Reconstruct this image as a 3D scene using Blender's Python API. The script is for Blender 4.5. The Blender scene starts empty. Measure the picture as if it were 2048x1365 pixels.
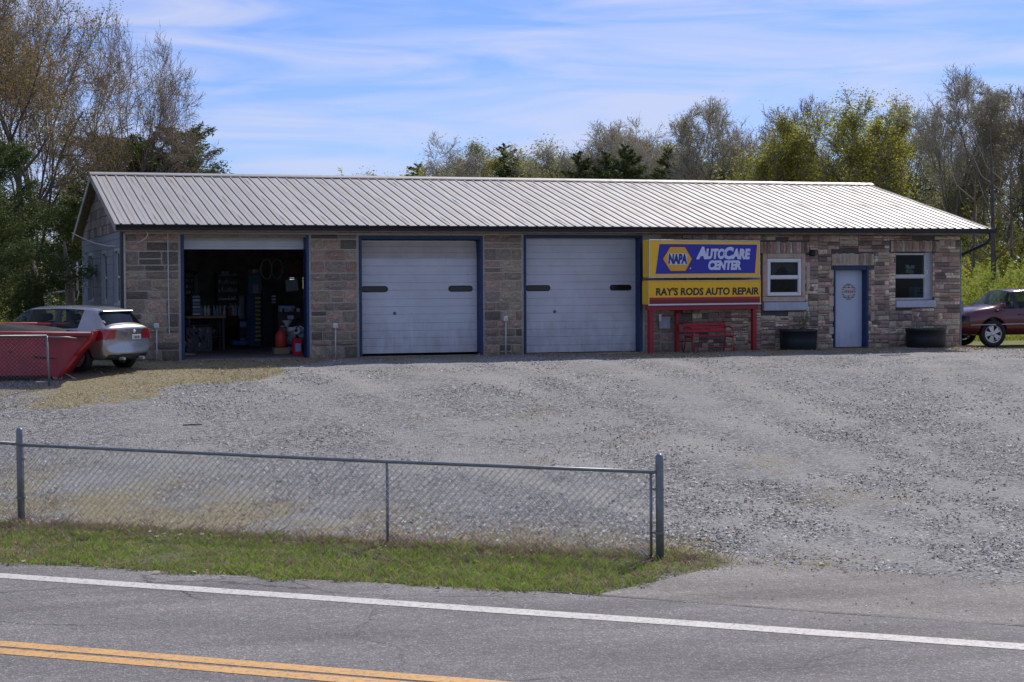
import bpy, math, random
import numpy as np
from mathutils import Vector, Matrix
random.seed(7)
rng = np.random.default_rng(7)
sc = bpy.context.scene
COL = sc.collection
R = math.radians

# ------------------------------------------------------------------ camera
CF, CYAW, CPIT, CROLL = 3534.66, .3169, .0356, -.0044
C = np.array([-4.291, -42.27, 1.918])
fw = np.array([math.sin(CYAW)*math.cos(CPIT), math.cos(CYAW)*math.cos(CPIT), -math.sin(CPIT)])
_r0 = np.array([math.cos(CYAW), -math.sin(CYAW), 0.]); _u0 = np.cross(_r0, fw)
cr = _r0*math.cos(CROLL)+_u0*math.sin(CROLL); cu = -_r0*math.sin(CROLL)+_u0*math.cos(CROLL)
cam = bpy.data.cameras.new('camera'); camo = bpy.data.objects.new('camera', cam); COL.objects.link(camo)
cam.sensor_width = 36; cam.lens = CF/2048*36; cam.clip_start = .1; cam.clip_end = 6000
camo.matrix_world = Matrix(((cr[0], cu[0], -fw[0], C[0]), (cr[1], cu[1], -fw[1], C[1]), (cr[2], cu[2], -fw[2], C[2]), (0, 0, 0, 1)))
sc.camera = camo

# ------------------------------------------------------------------ light
SUN_AZ = math.atan2(.69, .72)      # from +Y towards +X : behind the building, to the right
SUN_EL = R(44)
sdir = np.array([math.sin(SUN_AZ)*math.cos(SUN_EL), math.cos(SUN_AZ)*math.cos(SUN_EL), math.sin(SUN_EL)])
W = bpy.data.worlds.new('World'); sc.world = W; W.use_nodes = True
nt = W.node_tree; nt.nodes.clear()
out = nt.nodes.new('ShaderNodeOutputWorld'); bg = nt.nodes.new('ShaderNodeBackground')
sky = nt.nodes.new('ShaderNodeTexSky'); sky.sky_type = 'NISHITA'; sky.sun_disc = False
sky.sun_elevation = SUN_EL; sky.sun_rotation = SUN_AZ; sky.altitude = 300; sky.air_density = 1.0; sky.dust_density = .2; sky.ozone_density = 5.0
hs = nt.nodes.new('ShaderNodeMix'); hs.data_type = 'RGBA'; hs.blend_type = 'MULTIPLY'; hs.inputs[0].default_value = 1
hs.inputs[7].default_value = (.33, .365, .55, 1)
tc = nt.nodes.new('ShaderNodeTexCoord'); mp = nt.nodes.new('ShaderNodeMapping'); mp.inputs['Scale'].default_value = (3.2, 3.2, 27)
mp.inputs['Rotation'].default_value = (R(2), R(-3), 0)
n1 = nt.nodes.new('ShaderNodeTexNoise'); n1.inputs['Scale'].default_value = 1.9; n1.inputs['Detail'].default_value = 9; n1.inputs['Roughness'].default_value = .52; n1.inputs['Distortion'].default_value = .9
cr1 = nt.nodes.new('ShaderNodeValToRGB'); cr1.color_ramp.elements[0].position = .36; cr1.color_ramp.elements[1].position = .66
cr1.color_ramp.elements[0].color = (0, 0, 0, 1); cr1.color_ramp.elements[1].color = (.78, .78, .78, 1)
cm = nt.nodes.new('ShaderNodeMix'); cm.data_type = 'RGBA'; cm.inputs[7].default_value = (2.95, 3.2, 4.25, 1)
L_ = nt.links.new
L_(sky.outputs[0], hs.inputs[6]); L_(tc.outputs['Generated'], mp.inputs[0]); L_(mp.outputs[0], n1.inputs['Vector'])
L_(n1.outputs['Fac'], cr1.inputs[0]); L_(cr1.outputs[0], cm.inputs[0]); L_(hs.outputs[2], cm.inputs[6])
L_(cm.outputs[2], bg.inputs[0]); L_(bg.outputs[0], out.inputs[0]); bg.inputs[1].default_value = .15
sl = bpy.data.lights.new('sun', 'SUN'); sl.energy = 3.0; sl.angle = R(.53); sl.color = (1, .93, .82)
so = bpy.data.objects.new('sun', sl); COL.objects.link(so)
so.rotation_euler = Vector(tuple(-sdir)).to_track_quat('-Z', 'Y').to_euler()
vs = sc.view_settings; vs.view_transform = 'Standard'; vs.look = 'None'; vs.gamma = 1; vs.exposure = 0.52; vs.use_curve_mapping = False
sc.cycles.max_bounces = 8; sc.cycles.transparent_max_bounces = 24

# ------------------------------------------------------------------ unprojection helpers (pixel of the 2048 px photo -> point of a world plane)
def ray(x, y): return fw+cr*(x-1024)/CF-cu*(y-682.5)/CF
def onz(x, y, z): d = ray(x, y); return C+d*((z-C[2])/d[2])
def ony(x, y, Y): d = ray(x, y); return C+d*((Y-C[1])/d[1])
def onx(x, y, X): d = ray(x, y); return C+d*((X-C[0])/d[0])
SE = np.array([-3.6, -21.36]); SD = np.array([8.81, -7.02]); SD = SD/np.linalg.norm(SD); SN = np.array([-SD[1], SD[0]])   # road edge line
def ground(x, y):
    x = np.asarray(x, float); y = np.asarray(y, float)
    d = (x-SE[0])*SN[0]+(y-SE[1])*SN[1]-3.2
    b = np.maximum(-y-1.0, 0)
    t = np.clip(d, 0, None)/(np.clip(d, 0, None)+b+1e-6)
    t = np.where(d <= 0, 0, t)
    rt = np.clip((x-22.2)/1.2, 0, 1)*np.clip((y+4)/4, 0, 1)
    return -1.3*(1-t*t*(3-2*t))-.2*rt*rt*(3-2*rt)
def ong(x, y):
    d = ray(x, y); lo, hi = 4., 400.
    ts = np.linspace(10, 120, 2200); P = C[None]+d[None]*ts[:, None]
    g = ground(P[:, 0], P[:, 1]); k = np.argmax(P[:, 2] <= g)
    return P[k]

# ------------------------------------------------------------------ mesh helpers
class MB:
    def __init__(s): s.v = []; s.f = []; s.m = []
    def add(s, vs_, fs, m=0):
        o = len(s.v); s.v += [tuple(p) for p in vs_]; s.f += [tuple(o+i for i in f) for f in fs]; s.m += [m]*len(fs); return s
    def box(s, x0, x1, y0, y1, z0, z1, m=0):
        return s.add([(x0, y0, z0), (x1, y0, z0), (x1, y1, z0), (x0, y1, z0), (x0, y0, z1), (x1, y0, z1), (x1, y1, z1), (x0, y1, z1)],
                     [(0, 3, 2, 1), (4, 5, 6, 7), (0, 1, 5, 4), (1, 2, 6, 5), (2, 3, 7, 6), (3, 0, 4, 7)], m)
    def bbox(s, x0, x1, y0, y1, z0, z1, b=.01, m=0):
        """box with chamfered edges"""
        b = min(b, (x1-x0)*.45, (y1-y0)*.45, (z1-z0)*.45)
        vs_ = []
        for X, sx in ((x0, 1), (x1, -1)):
            for Y, sy in ((y0, 1), (y1, -1)):
                for Z, sz in ((z0, 1), (z1, -1)):
                    vs_ += [(X, Y+sy*b, Z+sz*b), (X+sx*b, Y, Z+sz*b), (X+sx*b, Y+sy*b, Z)]
        def I(ix, iy, iz, k): return (ix*4+iy*2+iz)*3+k
        fs = []
        for ix in (0, 1):
            q = [I(ix, 0, 0, 0), I(ix, 1, 0, 0), I(ix, 1, 1, 0), I(ix, 0, 1, 0)]; fs.append(q if ix else q[::-1])
        for iy in (0, 1):
            q = [I(0, iy, 0, 1), I(1, iy, 0, 1), I(1, iy, 1, 1), I(0, iy, 1, 1)]; fs.append(q[::-1] if iy else q)
        for iz in (0, 1):
            q = [I(0, 0, iz, 2), I(1, 0, iz, 2), I(1, 1, iz, 2), I(0, 1, iz, 2)]; fs.append(q if iz else q[::-1])
        for iy in (0, 1):
            for iz in (0, 1):
                fs.append([I(0, iy, iz, 1), I(1, iy, iz, 1), I(1, iy, iz, 2), I(0, iy, iz, 2)])
        for ix in (0, 1):
            for iz in (0, 1):
                fs.append([I(ix, 0, iz, 0), I(ix, 1, iz, 0), I(ix, 1, iz, 2), I(ix, 0, iz, 2)])
        for ix in (0, 1):
            for iy in (0, 1):
                fs.append([I(ix, iy, 0, 0), I(ix, iy, 1, 0), I(ix, iy, 1, 1), I(ix, iy, 0, 1)])
        for ix in (0, 1):
            for iy in (0, 1):
                for iz in (0, 1): fs.append([I(ix, iy, iz, k) for k in range(3)])
        return s.add(vs_, fs, m)
    def tube(s, pts, r, n=8, m=0, cap=True):
        pts = [Vector(p) for p in pts]
        rs = r if isinstance(r, (list, tuple)) else [r]*len(pts)
        vs_ = []; prev = None
        for i, p in enumerate(pts):
            t = (pts[min(i+1, len(pts)-1)]-pts[max(i-1, 0)]).normalized()
            if prev is None:
                a = Vector((0, 0, 1)) if abs(t.z) < .9 else Vector((1, 0, 0)); x = t.cross(a).normalized()
            else: x = (prev-t*prev.dot(t)).normalized()
            prev = x; y = t.cross(x)
            for k in range(n):
                a = 2*math.pi*k/n; vs_.append(p+(x*math.cos(a)+y*math.sin(a))*rs[i])
        fs = [(i*n+k, i*n+(k+1) % n, (i+1)*n+(k+1) % n, (i+1)*n+k) for i in range(len(pts)-1) for k in range(n)]
        if cap: fs += [tuple(range(n))[::-1], tuple((len(pts)-1)*n+k for k in range(n))]
        return s.add(vs_, fs, m)
    def lathe(s, prof, n=24, c=(0, 0, 0), axis='z', m=0, closed=False):
        vs_ = []
        for r_, h_ in prof:
            for k in range(n):
                a = 2*math.pi*k/n; x, y = r_*math.cos(a), r_*math.sin(a)
                p = (x, y, h_) if axis == 'z' else ((x, h_, y) if axis == 'y' else (h_, x, y))
                vs_.append((p[0]+c[0], p[1]+c[1], p[2]+c[2]))
        N = len(prof); fs = []
        for i in range(N if closed else N-1):
            j = (i+1) % N
            for k in range(n): fs.append((i*n+k, i*n+(k+1) % n, j*n+(k+1) % n, j*n+k))
        return s.add(vs_, fs, m)
    def prism(s, poly, d0, d1, axis='y', m=0):
        """polygon [(a,b)] extruded from d0 to d1 along axis"""
        n = len(poly)
        def P(a, b, d): return (a, d, b) if axis == 'y' else ((d, a, b) if axis == 'x' else (a, b, d))
        vs_ = [P(a, b, d0) for a, b in poly]+[P(a, b, d1) for a, b in poly]
        fs = [tuple(range(n)), tuple(range(n, 2*n))[::-1]]+[(i, i+n, (i+1) % n+n, (i+1) % n) for i in range(n)]
        return s.add(vs_, fs, m)
    def build(s, name, mat, parent=None, smooth=False, loc=None, rot=None, fix=True):
        me = bpy.data.meshes.new(name); me.from_pydata(s.v, [], s.f)
        mats = mat if isinstance(mat, (list, tuple)) else [mat]
        for q in mats: me.materials.append(q)
        if len(mats) > 1: me.polygons.foreach_set('material_index', s.m)
        if smooth: me.polygons.foreach_set('use_smooth', [True]*len(me.polygons))
        me.update()
        if fix:
            import bmesh
            bm = bmesh.new(); bm.from_mesh(me); bmesh.ops.recalc_face_normals(bm, faces=bm.faces); bm.to_mesh(me); bm.free()
        return link(name, me, parent, loc, rot)
def link(name, me, parent=None, loc=None, rot=None, scale=None):
    o = bpy.data.objects.new(name, me); COL.objects.link(o)
    if parent is not None: o.parent = parent
    if loc is not None: o.location = loc
    if rot is not None: o.rotation_euler = rot
    if scale is not None: o.scale = scale
    return o
def npmesh(name, V, F, mat, k=3, smooth=False):
    me = bpy.data.meshes.new(name); V = np.asarray(V, np.float32); F = np.asarray(F, np.int32)
    me.vertices.add(len(V)); me.vertices.foreach_set('co', V.ravel())
    me.loops.add(F.size); me.loops.foreach_set('vertex_index', F.ravel())
    me.polygons.add(len(F)); me.polygons.foreach_set('loop_start', np.arange(0, F.size, k, dtype=np.int32)); me.polygons.foreach_set('loop_total', np.full(len(F), k, np.int32))
    if smooth: me.polygons.foreach_set('use_smooth', np.ones(len(F), bool))
    me.materials.append(mat); me.update(calc_edges=True); me.validate(); return me
def tag(o, label, cat, group=None, kind=None):
    if label: o['label'] = label
    if cat: o['category'] = cat
    if group: o['group'] = group
    if kind: o['kind'] = kind
    return o
def thing(name, label, cat, loc=(0, 0, 0), rz=0, group=None):
    o = bpy.data.objects.new(name, None); COL.objects.link(o); o.location = loc; o.rotation_euler = (0, 0, rz); o.empty_display_size = .2
    return tag(o, label, cat, group)
def struct(o, kind='structure'): o['kind'] = kind; return o

# ------------------------------------------------------------------ materials
def mat(name, col, rough=.6, metal=0, noise=None, bump=None, spec=.5, coat=0, rand=None, trans=0, emis=None):
    """noise=(scale, amount, detail)  bump=(scale, strength, distance)  rand=(amount) brightness per object/island"""
    m = bpy.data.materials.new(name); m.use_nodes = True; t = m.node_tree; b = t.nodes['Principled BSDF']
    b.inputs['Base Color'].default_value = (*col, 1); b.inputs['Roughness'].default_value = rough; b.inputs['Metallic'].default_value = metal
    b.inputs['Specular IOR Level'].default_value = spec; b.inputs['Coat Weight'].default_value = coat; b.inputs['Coat Roughness'].default_value = .05
    last = None; tcn = t.nodes.new('ShaderNodeTexCoord')
    if noise:
        n = t.nodes.new('ShaderNodeTexNoise'); n.inputs['Scale'].default_value = noise[0]; n.inputs['Detail'].default_value = noise[2] if len(noise) > 2 else 5
        n.inputs['Roughness'].default_value = .62; t.links.new(tcn.outputs['Object'], n.inputs['Vector'])
        mr = t.nodes.new('ShaderNodeMapRange'); mr.inputs[1].default_value = .3; mr.inputs[2].default_value = .7
        mr.inputs[3].default_value = 1-noise[1]; mr.inputs[4].default_value = 1+noise[1]; t.links.new(n.outputs['Fac'], mr.inputs[0])
        hv = t.nodes.new('ShaderNodeHueSaturation'); hv.inputs['Color'].default_value = (*col, 1); t.links.new(mr.outputs[0], hv.inputs['Value'])
        t.links.new(hv.outputs[0], b.inputs['Base Color']); last = hv
    if rand:
        oi = t.nodes.new('ShaderNodeObjectInfo'); mr = t.nodes.new('ShaderNodeMapRange'); mr.inputs[3].default_value = 1-rand; mr.inputs[4].default_value = 1+rand
        t.links.new(oi.outputs['Random'], mr.inputs[0])
        hv = t.nodes.new('ShaderNodeHueSaturation'); hv.inputs['Color'].default_value = (*col, 1)
        if last: t.links.new(last.outputs[0], hv.inputs['Color'])
        t.links.new(mr.outputs[0], hv.inputs['Value']); t.links.new(hv.outputs[0], b.inputs['Base Color'])
    if bump:
        n = t.nodes.new('ShaderNodeTexNoise'); n.inputs['Scale'].default_value = bump[0]; n.inputs['Detail'].default_value = 6; n.inputs['Roughness'].default_value = .6
        t.links.new(tcn.outputs['Object'], n.inputs['Vector'])
        bp = t.nodes.new('ShaderNodeBump'); bp.inputs['Strength'].default_value = bump[1]; bp.inputs['Distance'].default_value = bump[2]
        t.links.new(n.outputs['Fac'], bp.inputs['Height']); t.links.new(bp.outputs[0], b.inputs['Normal'])
    if emis: b.inputs['Emission Color'].default_value = (*col, 1); b.inputs['Emission Strength'].default_value = emis
    return m
def palette(name, cols, rough=.85, nscale=9, namt=.22, bump=(14, .6, .02), island=True, spec=.3, transl=0):
    """colour picked per object or per mesh island from a list"""
    m = mat(name, cols[0], rough, noise=(nscale, namt, 6), bump=bump, spec=spec); t = m.node_tree; b = t.nodes['Principled BSDF']
    hv = [n for n in t.nodes if n.type == 'HUE_SAT'][0]
    oi = t.nodes.new('ShaderNodeObjectInfo'); ge = t.nodes.new('ShaderNodeNewGeometry'); ad = t.nodes.new('ShaderNodeMath'); ad.operation = 'ADD'; fr = t.nodes.new('ShaderNodeMath'); fr.operation = 'FRACT'
    t.links.new(oi.outputs['Random'], ad.inputs[0]); t.links.new(ge.outputs['Random Per Island'], ad.inputs[1]); t.links.new(ad.outputs[0], fr.inputs[0])
    rp = t.nodes.new('ShaderNodeValToRGB'); rp.color_ramp.interpolation = 'LINEAR' if transl else 'CONSTANT'
    e = rp.color_ramp.elements
    while len(e) < len(cols): e.new(.5)
    for i, c_ in enumerate(cols): e[i].position = i/len(cols); e[i].color = (*c_, 1)
    t.links.new(fr.outputs[0], rp.inputs[0]); t.links.new(rp.outputs[0], hv.inputs['Color'])
    if transl:
        tr = t.nodes.new('ShaderNodeBsdfTranslucent'); mx = t.nodes.new('ShaderNodeMixShader'); mx.inputs[0].default_value = transl
        t.links.new(hv.outputs[0], tr.inputs[0]); t.links.new(b.outputs[0], mx.inputs[1]); t.links.new(tr.outputs[0], mx.inputs[2])
        t.links.new(mx.outputs[0], [n for n in t.nodes if n.type == 'OUTPUT_MATERIAL'][0].inputs[0])
    return m
M = {}
M['ashlar'] = palette('rock_faced_block', [(0.611, 0.44, 0.318), (0.422, 0.339, 0.256), (0.693, 0.483, 0.362), (0.519, 0.408, 0.286), (0.256, 0.219, 0.174), (0.641, 0.522, 0.368), (0.542, 0.365, 0.275), (0.457, 0.377, 0.291)], nscale=7, namt=.38, bump=(8, 1.0, .09))
M['ledge'] = palette('ledge_stone', [(0.701, 0.496, 0.369), (0.45, 0.349, 0.281), (0.814, 0.61, 0.442), (0.576, 0.419, 0.33), (0.834, 0.742, 0.529), (0.338, 0.264, 0.216), (0.665, 0.459, 0.363), (0.524, 0.407, 0.319), (0.834, 0.704, 0.556)], nscale=14, namt=.36, bump=(18, 1.0, .05))
M['mortar'] = mat('mortar', (.5, .46, .4), .95, noise=(20, .25, 6), bump=(40, .5, .01))
M['mortar_dark'] = mat('dark_mortar', (.09, .08, .075), .95, noise=(20, .25, 6))
M['trimstone'] = mat('tan_trim_stone', (.5, .38, .29), .85, noise=(8, .2, 6), bump=(25, .5, .01), rand=.15)
M['slab'] = mat('pale_sill_slab', (.44, .47, .53), .8, noise=(6, .1, 5), bump=(40, .2, .004))
M['navy'] = mat('navy_trim_paint', (.005, .03, .1), .45, noise=(5, .25, 5), bump=(30, .1, .002))
M['gutter'] = mat('dark_gutter_metal', (.012, .014, .022), .35, noise=(3, .3, 4))
M['doorgrey'] = mat('pale_grey_door_paint', (.56, .57, .6), .42, noise=(1.3, .1, 8), bump=(3, .12, .01))
M['doorbeige'] = mat('beige_door_section_paint', (.46, .41, .36), .5, noise=(2, .12, 6))
M['entry'] = mat('pale_blue_entry_door_paint', (.52, .57, .66), .45, noise=(1.5, .06, 6))
M['white'] = mat('white_vinyl', (.75, .75, .74), .4, noise=(5, .05, 4))
M['offwhite'] = mat('aged_white_paint', (.55, .55, .52), .5, noise=(7, .15, 5))
M['black'] = mat('black_rubber', (.012, .012, .013), .7, noise=(12, .3, 5))
M['slot'] = mat('black_slot_glazing', (.012, .014, .015), .2)
M['wood_soffit'] = mat('weathered_soffit_board', (.27, .22, .18), .85, noise=(6, .35, 6))
M['gable'] = palette('weathered_gable_shingle', [(.2, .16, .15), (.25, .21, .2), (.16, .13, .13), (.28, .24, .23)], nscale=9, bump=(20, .5, .01))
M['cinder'] = mat('blue_grey_painted_block', (.21, .235, .27), .8, noise=(5, .15, 6), bump=(30, .4, .006), rand=.06)
M['cinderjoint'] = mat('pale_block_joint', (.34, .37, .4), .9)
M['intwall'] = mat('interior_wall_paint', (.3, .29, .27), .9, noise=(3, .35, 6))
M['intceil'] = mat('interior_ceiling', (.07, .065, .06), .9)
M['concrete'] = mat('stained_concrete', (.28, .265, .25), .8, noise=(.9, .3, 9), bump=(20, .3, .006))
M['galv'] = mat('galvanised_steel', (.2, .22, .235), .42, .55, noise=(14, .16, 6), bump=(40, .1, .002))
M['wire'] = mat('galvanised_wire', (.62, .6, .56), .5, .1)
M['red'] = mat('red_sign_post_paint', (.3, .008, .016), .4, noise=(6, .2, 5))
M['benchred'] = mat('red_bench_paint', (.38, .01, .02), .45, noise=(6, .2, 5))
M['yellow'] = mat('sign_yellow_face', (.9, .5, .006), .35, noise=(2, .05, 4))
M['yellow2'] = mat('sign_pale_yellow_border', (.8, .5, .11), .4)
M['blue'] = mat('sign_blue_face', (.015, .02, .32), .35)
M['lett_w'] = mat('sign_white_lettering', (.62, .65, .78), .4)
M['lett_k'] = mat('sign_black_lettering', (.008, .008, .008), .4)
M['lett_b'] = mat('sign_blue_lettering', (.012, .03, .16), .4)
M['signred'] = mat('sign_red_band', (.42, .012, .012), .4)
M['signdark'] = mat('sign_dark_red_band', (.16, .008, .02), .4)
M['hexy'] = mat('sign_hexagon_yellow', (.8, .38, .02), .4)
M['alu'] = mat('aluminium_edge', (.55, .54, .55), .35, .6)
M['bark'] = mat('grey_brown_bark', (.1, .085, .07), .9, noise=(6, .35, 7), bump=(18, .8, .02))
M['bark_pale'] = mat('pale_grey_bark', (.16, .14, .12), .9, noise=(6, .3, 7), bump=(18, .8, .02))
M['twig'] = mat('twig_bark', (.26, .2, .15), .9)
M['twig_pale'] = mat('pale_twig_bark', (.42, .37, .31), .9)
M['leaf_y'] = palette('yellow_brown_leaf', [(0.39, 0.26, 0.065), (0.26, 0.221, 0.065), (0.494, 0.312, 0.091), (0.208, 0.182, 0.078)], nscale=3, bump=None, transl=.35)
M['leaf_g'] = palette('olive_green_leaf', [(0.272, 0.317, 0.049), (0.376, 0.373, 0.054), (0.521, 0.429, 0.065), (0.188, 0.233, 0.043)], nscale=3, bump=None, transl=.5)
M['leaf_yg'] = palette('yellow_green_leaf', [(0.437, 0.463, 0.055), (0.328, 0.37, 0.061), (0.618, 0.557, 0.066), (0.236, 0.258, 0.055)], nscale=3, bump=None, transl=.5)
M['leaf_e'] = palette('dark_conifer_needle', [(0.054, 0.093, 0.029), (0.081, 0.131, 0.037), (0.108, 0.158, 0.043), (0.151, 0.164, 0.048)], nscale=3, bump=None, transl=.15)
M['leaf_b'] = palette('faded_brown_leaf', [(.36, .36, .17), (.28, .3, .14), (.42, .36, .2), (.26, .3, .12)], nscale=3, bump=None, transl=.5)
M['grass'] = palette('verge_grass_blade', [(.2, .36, .045), (.3, .47, .06), (.42, .44, .1), (.46, .4, .2), (.16, .27, .045), (.27, .42, .06), (.33, .27, .13)], nscale=3, bump=None, transl=.3)
M['drygrass'] = palette('dry_grass_blade', [(0.405, 0.285, 0.214), (0.318, 0.257, 0.158), (0.46, 0.334, 0.279), (0.24, 0.216, 0.113), (0.333, 0.21, 0.176)], nscale=3, bump=None, transl=.25)
M['meadow'] = palette('meadow_blade', [(.28, .36, .04), (.36, .42, .06), (.2, .28, .04), (.42, .4, .09)], nscale=3, bump=None, transl=.35)
M['pebble'] = palette('gravel_stone', [(0.178, 0.178, 0.18), (0.265, 0.264, 0.266), (0.088, 0.091, 0.095), (0.337, 0.338, 0.337), (0.22, 0.209, 0.194), (0.487, 0.492, 0.492), (0.133, 0.136, 0.147)], nscale=20, namt=.15, bump=None)
M['fallen'] = palette('fallen_leaf', [(.25, .13, .06), (.34, .22, .13), (.2, .12, .07), (.5, .42, .32), (.4, .33, .25)], nscale=3, bump=None)
M['glass'] = mat('window_glass', (.02, .025, .028), .03, spec=.6)
def glassmat(name, tint, mixf):
    m = bpy.data.materials.new(name); m.use_nodes = True; t = m.node_tree; b = t.nodes['Principled BSDF']
    b.inputs['Base Color'].default_value = (*tint, 1); b.inputs['Roughness'].default_value = .04; b.inputs['Specular IOR Level'].default_value = .6
    tr = t.nodes.new('ShaderNodeBsdfTransparent'); tr.inputs[0].default_value = (.72, .8, .78, 1); mx = t.nodes.new('ShaderNodeMixShader'); mx.inputs[0].default_value = mixf
    t.links.new(b.outputs[0], mx.inputs[1]); t.links.new(tr.outputs[0], mx.inputs[2]); t.links.new(mx.outputs[0], t.nodes['Material Output'].inputs[0]); return m
M['clear'] = glassmat('clear_pane', (.01, .014, .016), .82)
M['cartint'] = glassmat('tinted_car_glass', (.006, .01, .01), .45)
M['carclear'] = glassmat('car_side_glass', (.01, .02, .02), .6)

def grime(m, zlo, zhi, amt, col=(.16, .13, .1), sc_=3.0):
    t = m.node_tree; b = t.nodes['Principled BSDF']; src = b.inputs['Base Color'].links[0].from_socket
    ge = t.nodes.new('ShaderNodeNewGeometry'); sx = t.nodes.new('ShaderNodeSeparateXYZ'); t.links.new(ge.outputs['Position'], sx.inputs[0])
    mr = t.nodes.new('ShaderNodeMapRange'); mr.inputs[1].default_value = zlo; mr.inputs[2].default_value = zhi; mr.inputs[3].default_value = 1; mr.inputs[4].default_value = 0; t.links.new(sx.outputs[2], mr.inputs[0])
    mp_ = t.nodes.new('ShaderNodeMapping'); mp_.inputs['Scale'].default_value = (sc_*1.6, sc_, sc_*.5); t.links.new(ge.outputs['Position'], mp_.inputs[0])
    n = t.nodes.new('ShaderNodeTexNoise'); n.inputs['Scale'].default_value = 1.0; n.inputs['Detail'].default_value = 9; n.inputs['Roughness'].default_value = .7; t.links.new(mp_.outputs[0], n.inputs['Vector'])
    a = t.nodes.new('ShaderNodeMath'); a.operation = 'MULTIPLY_ADD'; a.inputs[1].default_value = 2.6; a.inputs[2].default_value = -1.5; t.links.new(n.outputs['Fac'], a.inputs[0])
    a2 = t.nodes.new('ShaderNodeMath'); a2.operation = 'ADD'; t.links.new(a.outputs[0], a2.inputs[0]); t.links.new(mr.outputs[0], a2.inputs[1]); a2.use_clamp = True
    a3 = t.nodes.new('ShaderNodeMath'); a3.operation = 'MULTIPLY'; a3.inputs[1].default_value = amt; t.links.new(a2.outputs[0], a3.inputs[0])
    x = t.nodes.new('ShaderNodeMix'); x.data_type = 'RGBA'; x.inputs[7].default_value = (*col, 1); t.links.new(a3.outputs[0], x.inputs[0]); t.links.new(src, x.inputs[6]); t.links.new(x.outputs[2], b.inputs['Base Color'])
grime(M['doorgrey'], -.2, 1.1, .45); grime(M['doorbeige'], -1, 3.5, .35); grime(M['entry'], -.2, .7, .4); grime(M['slab'], .6, 1.4, .35); grime(M['mortar'], -.1, .9, .5, (.12, .1, .08)); grime(M['cinder'], -.1, 1.2, .4); grime(M['yellow'], 1.0, 1.6, .12, (.3, .2, .08)); grime(M['ashlar'], -.25, .7, .45, (.09, .08, .065)); grime(M['ledge'], -.25, .7, .4, (.09, .08, .065))
# roof metal : weathered, streaked
def roofmat():
    m = mat('weathered_roof_metal', (.5, .485, .465), .46, .35, rand=.05); t = m.node_tree; b = t.nodes['Principled BSDF']
    tcn = t.nodes.new('ShaderNodeNewGeometry'); mpn = t.nodes.new('ShaderNodeMapping'); mpn.inputs['Scale'].default_value = (5, .35, .35)
    n = t.nodes.new('ShaderNodeTexNoise'); n.inputs['Scale'].default_value = 1.6; n.inputs['Detail'].default_value = 9; n.inputs['Roughness'].default_value = .65
    t.links.new(tcn.outputs['Position'], mpn.inputs[0]); t.links.new(mpn.outputs[0], n.inputs['Vector'])
    rp = t.nodes.new('ShaderNodeValToRGB'); rp.color_ramp.elements[0].position = .32; rp.color_ramp.elements[0].color = (.27, .245, .225, 1); rp.color_ramp.elements[1].position = .62; rp.color_ramp.elements[1].color = (.37, .36, .345, 1)
    t.links.new(n.outputs['Fac'], rp.inputs[0])
    hv = [q for q in t.nodes if q.type == 'HUE_SAT'][0]; t.links.new(rp.outputs[0], hv.inputs['Color'])
    mr = t.nodes.new('ShaderNodeMapRange'); mr.inputs[1].default_value = .3; mr.inputs[2].default_value = .7; mr.inputs[3].default_value = .62; mr.inputs[4].default_value = .4
    t.links.new(n.outputs['Fac'], mr.inputs[0]); t.links.new(mr.outputs[0], b.inputs['Roughness'])
    return m
M['roof'] = roofmat()

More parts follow.
